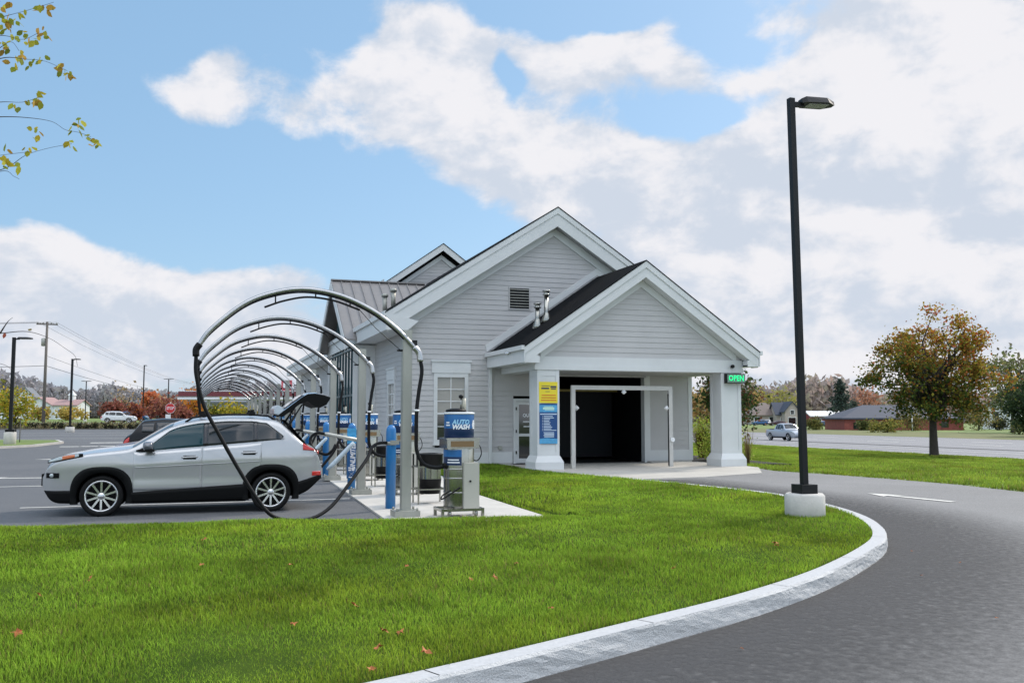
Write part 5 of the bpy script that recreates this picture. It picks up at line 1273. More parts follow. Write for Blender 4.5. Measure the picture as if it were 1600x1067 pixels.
def conifer(name, label, loc, ht, r, cols, seed, n=1500, size=.3, group=None):
    rng = np.random.default_rng(seed); t = thing(name, label, 'tree', loc, group); L = Vector(loc)
    mb = MB(); mb.tube([L, L + Vector((0, 0, ht * .98))], [r * .07, .02], 7); mb.build('trunk', M_bark, t)
    C = []; S_ = []
    for k in range(90):
        u = rng.uniform(.04, 1) ** 1.0; a = rng.uniform(0, 2 * PI); rr = r * (1 - u) * rng.uniform(.5, 1.08)
        C.append((L.x + math.cos(a) * rr, L.y + math.sin(a) * rr, L.z + ht * u - .12 * rr)); S_.append(.10 * r + .12 * r * (1 - u))
    V, F, T = leaf_cloud(C, S_, n, size, pal(cols, rng, .4), rng); mesh_np('crown', V - np.array(L), F, M_leaf, T, t); return t
GREEN = [(.035, .06, .012), (.05, .085, .016), (.025, .045, .012)]
# the maple on the strip beside the highway
mp = Vector((35.7, 38.6, gz(35.7, 38.6)))
def maple_col(P, k):
    r = np.random.default_rng(3); n = len(P); d = P - np.array(mp)
    lat = d @ np.array(SIDE); h = d[:, 2] / 7.4
    w = np.clip((h - .36) * 1.15 + lat * .07 + .16 + r.normal(0, .28, n), 0, 1)
    g = np.array(GREEN)[r.integers(0, 3, n)] * 1.1; o = np.array([(.24, .115, .018), (.24, .06, .02), (.24, .165, .022), (.18, .15, .022)])[r.integers(0, 4, n)]
    return (g * 1.3 * (1 - w)[:, None] + o * 1.9 * w[:, None]) * r.uniform(.7, 1.3, (n, 1))
broadleaf('maple_tree', 'maple turning from green to orange-red on the grass beside the highway', mp, 7.3, 3.3, 1.55, 92, 17500, .15, maple_col, 21, tr=.25, sig=.30, fork=.22)
# tall shrubs and ornamental grass by the right pillar
struct_bed = slab('mulch_bed', [(16.62, 27.2), (18.7, 26.6), (19.0, 34), (16.9, 34)], .015, mat('dark_mulch', (.02, .016, .013), .95, var=.4, vs=20, bump=.6, bs=40))
def tuft(name, label, loc, h, w, n, cols, seed, group=None, seedheads=False):
    rng = np.random.default_rng(seed); t = thing(name, label, 'ornamental grass', loc, group); vs = []; fs = []; cs = []
    for i in range(n):
        a = rng.uniform(0, 2 * PI); r0 = rng.uniform(0, .16) * w; rr = rng.uniform(.1, .75) * w; hh = h * rng.uniform(.55, 1.05); d = np.array([math.cos(a), math.sin(a), 0]); e = np.array([-d[1], d[0], 0]) * .011
        c = np.array(cols[rng.integers(0, len(cols))]) * rng.uniform(.6, 1.35); o = len(vs)
        for u in (0, .35, .7, 1):
            p = d * (r0 + rr * u ** 1.8) + np.array([0, 0, hh * (1.25 * u - .3 * u ** 3 * (rr / w))]); ww = (1 - u * .8)
            vs += [p - e * ww, p + e * ww]; cs += [c * (.5 + .7 * u)] * 2
        for j in range(3): fs.append((o + 2 * j, o + 2 * j + 1, o + 2 * j + 3, o + 2 * j + 2))
    mesh_np('blades', np.array(vs), np.array(fs), M_leaf, np.array(cs), t)
    if seedheads:
        mb = MB()
        for i in range(9):
            a = rng.uniform(0, 2 * PI); r = rng.uniform(.1, .5) * w; b = Vector(loc) + Vector((math.cos(a) * r, math.sin(a) * r, h * rng.uniform(.9, 1.25))); mb.tube([Vector(loc), b - Vector((0, 0, .1)), b], [.006, .006, .02], 4)
        mb.build('seed_heads', mat('dry_seed', (.16, .09, .07), .9), t)
    return t
shrub('leafy_shrub', 'rounded yellow-green shrub in dark mulch between the porch wall and the right pillar', (17.7, 29.5, .0), 1.75, 1.5, [(.20, .25, .035), (.13, .19, .028), (.27, .29, .06)], 5, 3800, .085)
tuft('ornamental_grass', 'low grass clump behind the rounded shrub in dark mulch', (18.2, 31.6, .015), 1.3, .8, 500, [(.16, .19, .03), (.24, .20, .05), (.14, .09, .02)], 6, 'clumps of ornamental grass')
tuft('ornamental_grass', 'sparse reddish grass stems just outside the right pillar', (17.2, 26.9, .015), .95, .5, 60, [(.26, .20, .08), (.22, .13, .07), (.24, .24, .08)], 7, 'clumps of ornamental grass', True)
p = G(1138, 0, 70); broadleaf('dark_tree', 'dark leafy tree standing behind the right porch pillar', p, 5.6, 2.05, .7, 60, 3600, .26, pal([(.03, .05, .014), (.05, .07, .018), (.10, .045, .025), (.02, .035, .012)], np.random.default_rng(4)), 31, tr=.14, sig=.42)
# right edge trees and bushes
p = G(1582, 0, 150); broadleaf('tall_tree', 'thin-leaved tall tree rising behind the dark tree at the right edge', p, 12.2, 5.2, 3.5, 46, 2600, .55, pal([(.13, .14, .05), (.10, .12, .045), (.16, .15, .07), (.08, .07, .05)], np.random.default_rng(5)), 33, tr=.3, sig=.9)
p = G(1614, 0, 120); broadleaf('dark_tree', 'dark rounded tree at the right edge in front of a thin-leaved tall tree', p, 7.6, 3.3, .6, 46, 3000, .42, pal([(.02, .035, .014), (.03, .045, .016), (.015, .028, .012)], np.random.default_rng(6)), 34, tr=.25, sig=.75)
for i, (x, D, w, h, cols, lb) in enumerate(((1385, 150, 6.6, 2.1, [(.15, .14, .03), (.10, .12, .03), (.19, .16, .04)], 'broad yellow-green bush in front of the brick building'), (1425, 170, 6.0, 4.3, [(.12, .09, .03), (.15, .12, .04), (.08, .08, .025)], 'brownish bush at the end of the brick building nearest the maple'),
        (1528, 172, 7.5, 4.4, [(.17, .13, .045), (.13, .11, .04), (.10, .10, .03)], 'tan bush in front of the white gabled house'), (1590, 135, 6.5, 2.7, [(.07, .085, .025), (.10, .10, .03), (.05, .06, .02)], 'low green bush under the dark tree at the right edge'),
        (1350, 172, 3.0, 1.6, [(.06, .075, .025), (.09, .09, .03)], 'small dark bush by the brick wall near its left corner'), (1272, 178, 3.4, 2.2, [(.07, .08, .025), (.12, .11, .03)], 'roundish bush just right of the tall lamp post'), (1560, 176, 4.0, 2.2, [(.03, .035, .02), (.05, .05, .025)], 'dark bush beside the white gabled house'))):
    shrub('bush', lb, G(x, 0, D), w, h, cols, 50 + i, 1300, .34, group='bushes across the highway')
p = G(1314, 0, 255); conifer('spruce_tree', 'tall blue-green spruce behind the red shop', p, 12.6, 4.6, [(.035, .05, .04), (.05, .065, .05), (.025, .035, .03)], 41, 1700, .75, 'spruces behind the shops')
p = G(1334, 0, 262); conifer('spruce_tree', 'shorter spruce beside the tall blue-green spruce', p, 7.0, 3.8, [(.035, .05, .04), (.05, .06, .045)], 42, 700, .75, 'spruces behind the shops')
# trees at the left
p = G(24, 0, 53); broadleaf('young_tree', 'young staked tree with yellow leaves behind the left lamp post', p, 3.35, .95, .95, 34, 1500, .16, pal([(.30, .25, .02), (.22, .22, .025), (.12, .14, .02), (.33, .22, .03)], np.random.default_rng(8)), 51, tr=.045, sig=.24)
st = thing('tree_stake', 'pale stakes tied beside the young yellow tree', 'stake', p + Vector((.25, 0, 0)), None)
mb = MB(); q = p + Vector((.32, -.3, 0)); mb.tube([q, q + Vector((0, 0, 1.5))], .025, 6); mb.build('post', M_wood, st); mb = MB(); q = p + Vector((.1, -.3, .95)); mb.tube([q, q + Vector((.22, 0, 0))], .012, 5); mb.build('tie', M_rubber, st)
RED = [(.19, .06, .045), (.15, .055, .04), (.22, .09, .05), (.12, .05, .035)]; ORA = [(.36, .11, .02), (.30, .15, .025), (.40, .16, .03)]
for i, (x, D, h, r, cols, lb) in enumerate(((176, 140, 3.0, 1.6, RED, 'small dark red tree directly behind the white SUV'), (210, 133, 2.7, 1.05, RED + ORA[:1], 'small rusty tree just ahead of the white SUV'), (254, 133, 3.3, 2.25, RED, 'broad red tree behind the stop sign'), (286, 136, 2.4, 1.0, RED, 'low red tree at the left end of the fuel canopy'), (232, 205, 6.6, 1.5, [(.42, .13, .06), (.36, .14, .06)], 'slim coral-orange tree rising above the red trees'),
        (307, 190, 6.5, 3.0, ORA, 'tall orange tree under the fuel canopy roof'), (247, 230, 6.6, 3.0, [(.34, .20, .10), (.30, .17, .10)], 'hazy tan tree far behind the red trees'), (372, 112, 3.2, 2.1, [(.30, .22, .02), (.24, .20, .02), (.15, .15, .02)], 'round yellow tree seen through the vacuum arches'), (338, 118, 2.6, 1.3, [(.12, .13, .02), (.2, .17, .03)], 'olive tree seen through the vacuum arches left of the yellow one'),
        (60, 170, 2.2, 1.8, [(.28, .19, .05), (.22, .18, .05)], 'pale gold bushy tree beside the tall utility pole'), (4, 190, 7.4, 4.2, [(.12, .11, .02), (.17, .14, .03), (.09, .09, .02)], 'large olive-gold tree at the left edge'), (196, 205, 8.5, 2.6, [(.24, .17, .10), (.28, .21, .14)], 'pale thin tree behind the white SUV'), (112, 200, 2.3, 2.8, [(.26, .21, .05), (.32, .22, .06)], 'low wide golden tree on the far field'))):
    broadleaf('autumn_tree', lb, G(x, 0, D), h, r, h * .18, 24, 750 if i != 11 else 220, .12 + D * .0026, pal(cols, np.random.default_rng(60 + i)), 60 + i, tr=.06 + h * .012, sig=r * .26, group='autumn trees beyond the car park')
for i in range(17):
    x = 4 + i * 13.2 + (3 if i % 3 == 0 else 0); h = .62 + .16 * ((i * 7) % 5) / 4
    lb = ['low dark shrub in the bed edging the car park'] 
    if 102 < x < 118: continue
    shrub('low_shrub', lb[0], G(x, 0, 113.5), 1.15 + .1 * (i % 3), h, [(.010, .014, .008), (.018, .022, .012), (.03, .025, .014)], 90 + i, 110, .22, group='low dark shrubs edging the car park')
mb = MB(); a = G(-120, 0, 111.5); b = G(232, 0, 111.5)
# bed and dry grass bank behind the shrubs
sheet('shrub_bed', lambda y: [-75, -40, -20, -12, -8, -4], [121.4, 123.5, 125.5], .03, mat('bark_bed', (.045, .038, .03), .95, var=.4, vs=3))
bank = L3 = [(-60, 125), (-4, 123), (-4, 136), (-60, 136)]
x, y = RNG.uniform(-50, -5, 5200), RNG.uniform(124, 136.3, 5200)
V, F, c = blades(np.stack([x, y, np.array([gz(a, b) for a, b in zip(x, y)])], 1), .42, .10, (.20, .18, .10), 77, .6); tag(mesh_np('tall_grass', V, F, M_leaf, c), kind='stuff')['label'] = 'pale tall grass on the bank behind the shrubs'
# lawn patch with the left lamp
ISL = [(-30, 49.5), (-10.2, 49.5), (-8.2, 54), (-7.6, 60), (-8.4, 64), (-12, 66), (-30, 66)]
il = MB(); il.poly([(x, y, -.1) for x, y in ISL], (0, 0, .22)); struct(il.build('traffic_island', M_conc))
im = MB(); im.add([((x + 20) * .985 - 20, (y - 58) * .96 + 58, .127) for x, y in ISL], [tuple(range(len(ISL)))]); struct(im.build('island_lawn', M_field))

# the wooded skyline
def forest(name, label, a0, a1, D, n, hts, cols, seed, zb=0):
    rng = np.random.default_rng(seed); Vs = []; Cs = []
    per = 30
    az = np.radians(rng.uniform(a0, a1, n)); d = D * rng.uniform(.86, 1.2, n); X = d * np.sin(az); Y = d * np.cos(az); h = rng.uniform(hts[0], hts[1], n) * (1 + .18 * np.sin(az * 23) + .12 * np.sin(az * 61)); r = h * rng.uniform(.16, .28, n)
    Z = np.array([gz(a, b) for a, b in zip(X, Y)]) + zb
    base = np.array(cols)[rng.integers(0, len(cols), n)] * rng.uniform(.86, 1.14, (n, 1))
    for i in range(per):
        u = rng.uniform(.08, 1, n); dd = rng.normal(0, 1, (n, 2)); dd /= np.linalg.norm(dd, axis=1)[:, None]; rad_ = r * np.sqrt(np.clip(1 - (1.7 * (u - .55)) ** 2, .05, 1)) * rng.uniform(.2, 1, n)
        P = np.stack([X + dd[:, 0] * rad_, Y + dd[:, 1] * rad_, Z + u * h], 1); s = h * rng.uniform(.05, .10, n)
        t = rng.normal(0, 1, (n, 3)); t[:, 2] = np.abs(t[:, 2]) * 1.4; t /= np.linalg.norm(t, axis=1)[:, None]; e = np.cross(t, rng.normal(0, 1, (n, 3))); e /= np.linalg.norm(e, axis=1)[:, None]
        q = np.stack([P - t * s[:, None] - e * s[:, None] * .3, P - e * s[:, None] * .6, P + t * s[:, None] * 1.2, P + e * s[:, None] * .6], 1); Vs.append(q.reshape(-1, 3)); Cs.append(np.repeat(base * rng.uniform(.85, 1.15, (n, 1)), 4, 0))
    # trunks
    w = np.stack([np.cos(az), -np.sin(az), np.zeros(n)], 1) * .22; P = np.stack([X, Y, Z], 1); up = np.zeros((n, 3)); up[:, 2] = h * .85
    Vs.append(np.stack([P - w, P + w, P + w * .4 + up, P - w * .4 + up], 1).reshape(-1, 3)); Cs.append(np.repeat(np.array([[.10, .085, .075]]) * rng.uniform(.7, 1.6, (n, 1)), 4, 0))
    V = np.concatenate(Vs); o = mesh_np(name, V, np.arange(len(V)).reshape(-1, 4), M_leaf, np.concatenate(Cs)); tag(o, label, kind='stuff'); return o
y0 = math.degrees(YAW)
HZ = lambda c, f=.35: tuple(a * 1.5 * (1 - f) + b * f for a, b in zip(c, (.42, .41, .44)))  # distance haze mixed into the leaf colours
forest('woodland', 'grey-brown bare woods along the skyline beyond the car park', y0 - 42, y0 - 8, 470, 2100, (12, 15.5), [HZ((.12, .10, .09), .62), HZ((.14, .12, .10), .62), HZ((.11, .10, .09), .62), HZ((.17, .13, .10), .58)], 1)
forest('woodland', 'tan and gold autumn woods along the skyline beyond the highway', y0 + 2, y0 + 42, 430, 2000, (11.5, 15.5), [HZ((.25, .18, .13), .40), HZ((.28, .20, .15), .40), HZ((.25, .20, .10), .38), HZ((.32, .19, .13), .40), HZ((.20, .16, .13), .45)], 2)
for i, (x, D, h, r, cols) in enumerate(((1192, 330, 12.5, 4.5, [(.24, .22, .05), (.2, .18, .06)]), (1225, 335, 12.0, 4.2, [(.25, .23, .07), (.18, .17, .06)]), (1172, 320, 10.5, 4.0, [(.28, .17, .06), (.24, .18, .07)]), (1095, 240, 9, 3.6, [(.3, .18, .07), (.25, .2, .08)]), (1352, 320, 13, 4.5, [(.30, .14, .09), (.24, .13, .09)]))):
    broadleaf('autumn_tree', ['yellow-green tree behind the tan-roofed house', 'yellow-green tree behind the gabled house beside it', 'orange-tan tree at the edge of the skyline wood beside the right pillar', 'orange tree seen between the porch wall and the right pillar', 'pinkish-orange tree behind the spruces'][i], G(x, 0, D), h, r, h * .15, 26, 650, 1.0, pal(cols, np.random.default_rng(160 + i)), 160 + i, tr=.2, sig=r * .28, group='autumn trees beyond the highway')

# the nearby young tree whose twigs reach into the picture
YD = 8.2
ty = thing('young_tree', 'bare-twigged young tree with sparse yellow-green leaves reaching in from the left edge', 'tree', G(-230, 0, YD + .3))
mb = MB(); tb = G(-230, 0, YD + .3); tops = [at(-215, 300, YD + .2), at(-200, 120, YD + .1), at(-190, -60, YD)]
mb.tube(spline([tb, at(-228, 600, YD + .3)] + tops, 6), [.05 - .038 * i / 24 for i in range(25)], 8); mb.build('trunk', M_bark, ty)
TW = [[(-214, 290), (-90, 205), (-30, 187), (0, 183), (40, 184), (80, 190), (102, 203), (122, 207), (142, 214)], [(-212, 330), (-80, 270), (0, 266), (40, 243), (75, 232), (112, 225)], [(-213, 300), (-60, 252), (0, 243), (50, 237)], [(-205, 230), (-60, 170), (0, 160), (35, 160), (62, 152)],
      [(-203, 200), (-60, 120), (0, 92), (40, 93), (70, 96), (105, 111)], [(-200, 140), (-60, 66), (0, 56), (35, 62), (60, 52)], [(-196, 90), (-40, 40), (0, 28), (45, 16), (84, 4)], [(-194, 60), (-60, 5), (0, -5), (40, -4)], 
      [(-222, 560), (-120, 538), (-40, 525), (0, 521), (42, 518), (76, 528), (100, 543), (117, 556), (121, 572)], [(-216, 440), (-80, 300), (0, 268), (22, 276), (30, 280)], [(-202, 190), (-50, 110), (0, 75), (18, 66), (30, 80)], [(0, 521), (12, 503), (20, 496)], [(-222, 575), (-60, 560), (0, 568), (20, 578)]]
mb = MB(); rg = np.random.default_rng(12)
for j, P in enumerate(TW):
    dz = rg.uniform(-.5, .4)
    q = spline([at(x, y, YD + dz * min(1, max(0, (x + 200) / 200))) for x, y in P], 6); n = len(q)
    mb.tube(q, [max(.0018, .0085 * (1 - 1.25 * i / n)) for i in range(n)], 5)
extra = []
for j in range(26):
    a = rg.uniform(0, 2 * PI); u = rg.uniform(.0, 1); b = tops[0].lerp(tops[2], u); d = Vector((math.cos(a), math.sin(a), rg.uniform(.15, .5))) * rg.uniform(.5, .95)
    if d.dot(SIDE) > .05: d -= SIDE * (2 * d.dot(SIDE))
    q = limb(b, b + d, rg, .25, 5); mb.tube(q, [.007, .006, .0045, .0035, .0025, .002], 5); extra += [q[3], q[4], q[5]]
mb.build('twigs', mat('dark_twig', (.05, .04, .035), .8), ty)
LV = [(15, 10), (30, 20), (60, 14), (75, 8), (8, 28), (14, 52), (22, 62), (8, 40), (26, 34), (36, 55), (55, 60), (65, 48), (8, 66), (30, 80), (70, 85), (74, 14), (20, 95), (36, 90), (50, 100), (58, 93), (98, 110), (112, 113), (95, 102), (105, 118), (62, 144), (56, 152), (64, 155), (28, 164), (38, 160), (118, 196), (110, 204), (125, 186), (138, 210), (150, 220), (146, 213), (152, 224), (58, 214), (61, 204), (48, 229), (43, 236), (8, 252), (18, 250), (30, 257), (112, 224), (6, 238), (47, 513), (12, 520), (122, 190), (0, 12), (2, 60), (12, 78), (64, 92), (42, 60), (70, 60), (25, 100)]
rng = np.random.default_rng(9); mb = MB(); vs = []; fs = []; cs = []
LV = LV + extra
for (x, y, *zz) in LV:
    for j in range(1 if y > 500 else rng.integers(2, 5)):
        c = at(x + rng.normal(0, 4), y + rng.normal(0, 4), YD + rng.normal(0, .12)) if not zz else Vector((x, y, zz[0])) + Vector(rng.normal(0, .03, 3)); s = rng.uniform(.035, .062); s = s * (.7 if y > 500 else 1)
        d = Vector(rng.normal(0, 1, 3)) + Vector((0, 0, -.9)); d.normalize(); e = d.cross(Vector(rng.normal(0, 1, 3))).normalized(); nn = d.cross(e); o = len(vs)
        for a, b in ((0, 0), (.25, .34), (.6, .36), (1, 0), (.6, -.36), (.25, -.34)): vs.append(c + d * s * (a * 1.5) + e * s * b * 1.25 + nn * s * .18 * abs(b))
        fs += [(o, o + 1, o + 2, o + 3), (o, o + 3, o + 4, o + 5)]
        col = np.array([(.44, .42, .05), (.30, .33, .045), (.50, .40, .045), (.22, .26, .04), (.42, .26, .05)][rng.integers(0, 5)]) * rng.uniform(.7, 1.2)
        if y > 500 and not zz: col = np.array((.4, .3, .12)) if x > 30 else np.array((.3, .08, .05))
        cs += [col] * 6
mesh_np('leaves', np.array([tuple(v) for v in vs]) - np.array(ty.location), np.array(fs), M_leaf, np.array(cs), ty)

# fallen leaves
def maple_leaf(s):
    pts = []
    for k in range(10):
        a = 2 * PI * k / 10; r = s * ((1, .42, .85, .40, .95, .42, .6, .3, .6, .42)[k]); pts.append((r * math.cos(a), r * math.sin(a), .25 * r * (k % 2) + .01 * math.sin(3 * a)))
    return pts
M_fallen = mat('fallen_orange', (.46, .17, .05), .7, col2=(.34, .10, .03), vs=20)
lf = None
for i, (x, y) in enumerate(((318, 843), (316, 882), (455, 882), (62, 930), (28, 988), (555, 946), (458, 975), (625, 988), (665, 1018), (806, 880), (773, 902), (636, 884), (1210, 848), (1052, 888), (735, 905), (580, 1046), (590, 1012), (140, 905), (1214, 852), (860, 950), (600, 985))):
    d = sight(x, y); p = Vector((0, 0, H)) + d * ((.19 - H) / d.z); p.z = lawn_z(p.x, p.y) + .045
    if lf is None:
        mb = MB(); q = maple_leaf(.042); mb.add([(0, 0, 0)] + q, [(0, 1 + k, 1 + (k + 1) % 10) for k in range(10)]); o = lf = mb.build('fallen_leaf', M_fallen, fix=False)
    else: o = lf.copy(); COL.objects.link(o)
    o.location = p; o.rotation_euler = (rng.normal(0, .4), rng.normal(0, .4), rng.uniform(0, 6)); s_ = rng.uniform(.7, 1.25); o.scale = (s_, s_, s_)
    tag(o, 'curled orange maple leaf fallen on the lawn', 'leaf', 'fallen leaves on the lawn')
for i, (x, y) in enumerate(((1424, 862), (1160, 1015), (1558, 967), (1440, 900), (1500, 880))):
    d = sight(x, y); p = Vector((0, 0, H)) + d * ((.015 - H) / d.z); o = lf.copy(); COL.objects.link(o); o.location = p + Vector((0, 0, .012)); o.rotation_euler = (.2, .1, i); o.scale = (.5,) * 3
    tag(o, 'small curled leaf fallen on the asphalt drive', 'leaf', 'fallen leaves on the drive')

# ------------------------------------------------------------------ lamps, poles, signs
def lamp(name, label, loc, h, base_r, base_h, w, arm, ang, group=None, lean=0, double=False):
    t = thing(name, label, 'lamp post', loc, group); x, y, z = loc
    mb = MB(); mb.lathe([(base_r, z - .2), (base_r, z + base_h - .03), (base_r - .03, z + base_h)], (x, y, 0), 28); mb.build('concrete_base', M_concrough, t)
    mb = MB(); c = w * (1.5 if w < .1 else 1.25); mb.box(x - c, x + c, y - c, y + c, z + base_h, z + base_h + .13 if h < 8 else z + base_h + .25); mb.build('base_cover', M_blackmetal, t)
    tx = x - lean; mb = MB(); a = Vector((x, y, z + base_h)); b = Vector((tx, y, z + h)); mb.beam(a, b, w, w, up=(0, 1, 0)); mb.build('post', M_blackmetal, t)
    d = Vector((math.cos(ang), math.sin(ang), 0)); e = Vector((-d.y, d.x, 0))
    for sgn in ((1, -1) if double else (1,)):
        dd = d * sgn; top = Vector((tx, y, z + h - .09))
        mb = MB(); mb.beam(top, top + dd * (arm * .30), .06, .07); hd = mb.build('arm', M_blackmetal, t)
        mb = MB(); A = top + dd * arm * .22; L = arm * .8
        sec = [(0, .10, .05), (.12, .16, .075), (.75, .17, .065), (1, .06, .03)]
        vs = []
        for u, ww, hh in sec:
            p = A + dd * L * u + Vector((0, 0, .03)); s = arm / .7
            vs += [p + e * ww * s - Vector((0, 0, .03)), p + e * ww * .6 * s + Vector((0, 0, hh)), p - e * ww * .6 * s + Vector((0, 0, hh)), p - e * ww * s - Vector((0, 0, .03))]
        mb.add(vs, [(4 * i + j, 4 * i + (j + 1) % 4, 4 * i + 4 + (j + 1) % 4, 4 * i + 4 + j) for i in range(3) for j in range(4)] + [(3, 2, 1, 0), (12, 13, 14, 15)])
        hh = mb.build('lamp_head', M_blackmetal, t)
        mb = MB(); p = A + dd * L * .5; mb.beam(p - dd * L * .3 + Vector((0, 0, -.004)), p + dd * L * .3 + Vector((0, 0, -.004)), .2 * arm / .7, .012); mb.build('lens', mat('lamp_lens', (.3, .3, .3), .3), hh)
    return t
lamp('lamp_post', 'tall black lamp post on a round concrete base inside the kerbed lawn', (8.38, 11.63, .15), 6.22, .285, .33, .088, .66, rad(-10), 'black lamp posts', lean=.07)
p = G(17, 0, 49.2); lamp('lamp_post', 'black lamp post on a pale concrete base at the traffic island', (p.x, p.y, 0.02), 5.75, .30, .75, .17, .95, rad(-18), 'black lamp posts')
p = G(110, 0, 91); lamp('lamp_post', 'black lamp post on a short concrete base among the low shrubs', (p.x, p.y, 0), 7.2, .42, .55, .2, .8, rad(-18), 'black lamp posts')
p = G(223, 0, 150); lamp('lamp_post', 'slim brown lamp post beside the orange-red tree', (p.x, p.y, gz(p.x, p.y)), 9.2, .3, .3, .18, .9, rad(70), 'black lamp posts')
p = G(262, 0, 190); lamp('lamp_post', 'thin far lamp post behind the broad red tree', (p.x, p.y, gz(p.x, p.y)), 8.6, .3, .3, .2, 1.0, rad(-18), 'black lamp posts', double=True)
p = G(133, 0, 170); lamp('lamp_post', 'thin pale lamp post between the utility pole and the white SUV', (p.x, p.y, gz(p.x, p.y)), 7.4, .3, .3, .16, .9, rad(-18), 'black lamp posts', double=True)
def upole(label, D, x, h, D2=None):
    p = G(x, 0, D); t = thing('utility_pole', label, 'utility pole', p, 'utility poles'); mb = MB(); mb.tube([p - Vector((0, 0, .3)), p + Vector((0, 0, h))], [.24, .15], 10); mb.build('pole', M_wood, t)
    mb = MB(); d = (SIDE * .95 + HEAD * .3).normalized(); c = p + Vector((0, 0, h - .35)); mb.beam(c - d * 1.35, c + d * 1.35, .14, .18); mb.build('crossarm', M_wood, t)
    for s in (-1.2, -.5, .5, 1.2):
        mb = MB(); q = c + d * s; mb.lathe([(.05, .09), (.09, .14), (.05, .2), (.08, .25), (.03, .3)], (q.x, q.y, q.z), 8); mb.build('insulator', M_galv, t)
    mb = MB(); q = p - SIDE * .42 + Vector((0, 0, h - 2.8)); mb.lathe([(.05, -.6), (.28, -.55), (.28, .45), (.12, .55)], (q.x, q.y, q.z), 12); mb.build('transformer', M_galv, t)
    return p, c, d
pa, ca, da = upole('tall weathered utility pole with a crossarm rising above the far grass', 128, 68, 14.0)
pb, cb, db = upole('distant utility pole hidden among the vacuum arches', 330, 330, 12.5)
def wire(label, a, b, sag, r=.016):
    q = [a.lerp(b, i / 16) - Vector((0, 0, sag * 4 * (i / 16) * (1 - i / 16))) for i in range(17)]; mb = MB(); mb.tube(q, r, 5); o = mb.build('power_line', M_rubber, fix=False); tag(o, label, 'power line', 'overhead lines on the utility pole')
pc = pa - SIDE * 40 - HEAD * 25
for s, nm in ((-1.2, 'outer'), (.5, 'inner'), (1.2, 'end')):
    wire('thin %s line running from the crossarm towards the arches' % nm, ca + da * s + Vector((0, 0, .3)), cb + db * s + Vector((0, 0, .3)), 2.6)
    wire('thin %s line running from the crossarm out past the left edge' % nm, ca + da * s + Vector((0, 0, .3)), pc + Vector((0, 0, 13.6)) + da * s, 1.0)
wire('heavier low cable running from the pole towards the arches', pa + Vector((0, 0, 7.9)), pb + Vector((0, 0, 7.4)), 1.6, .032)
wire('heavier low cable running from the pole out past the left edge', pa + Vector((0, 0, 7.9)), pc + Vector((0, 0, 7.2)), .6, .032)
wire('middle cable running from the pole towards the arches', pa + Vector((0, 0, 9.3)), pb + Vector((0, 0, 8.6)), 2.0, .022)
# stop sign
p = G(266, 0, 72); t = thing('stop_sign', 'red octagonal STOP sign in front of the red trees', 'sign', p)
mb = MB(); mb.tube([p, p + Vector((0, 0, 2.7))], .03, 6); mb.build('post', M_galv, t)
def disc(r, c, off, m, name, n=8, par=t, rot=PI / 8):
    mb = MB(); q = [c - HEAD * off + SIDE * (r * math.cos(2 * PI * k / n + rot)) + Vector((0, 0, r * math.sin(2 * PI * k / n + rot))) for k in range(n)]; mb.poly(q, HEAD * .012); return mb.build(name, m, par)
c = p + Vector((0, 0, 2.2)); fc = disc(.41, c, .05, M_whiteplain, 'border'); fr = disc(.385, c, .056, mat('sign_red', (.50, .02, .02), .45), 'face', par=t)
vs, fs = text_geo('STOP', .30, 0, .004); mb = MB(); mb.add([c - HEAD * .06 + SIDE * (a * .8) + Vector((0, 0, b)) for a, b, _ in vs], fs); mb.build('lettering', M_letter, fr)
mb = MB(); q = p + SIDE * -.15 + Vector((0, 0, 1.5)) - HEAD * .05; mb.beam(q - SIDE * .2, q + SIDE * .2, .02, .45); mb.build('plate', M_whiteplain, t)

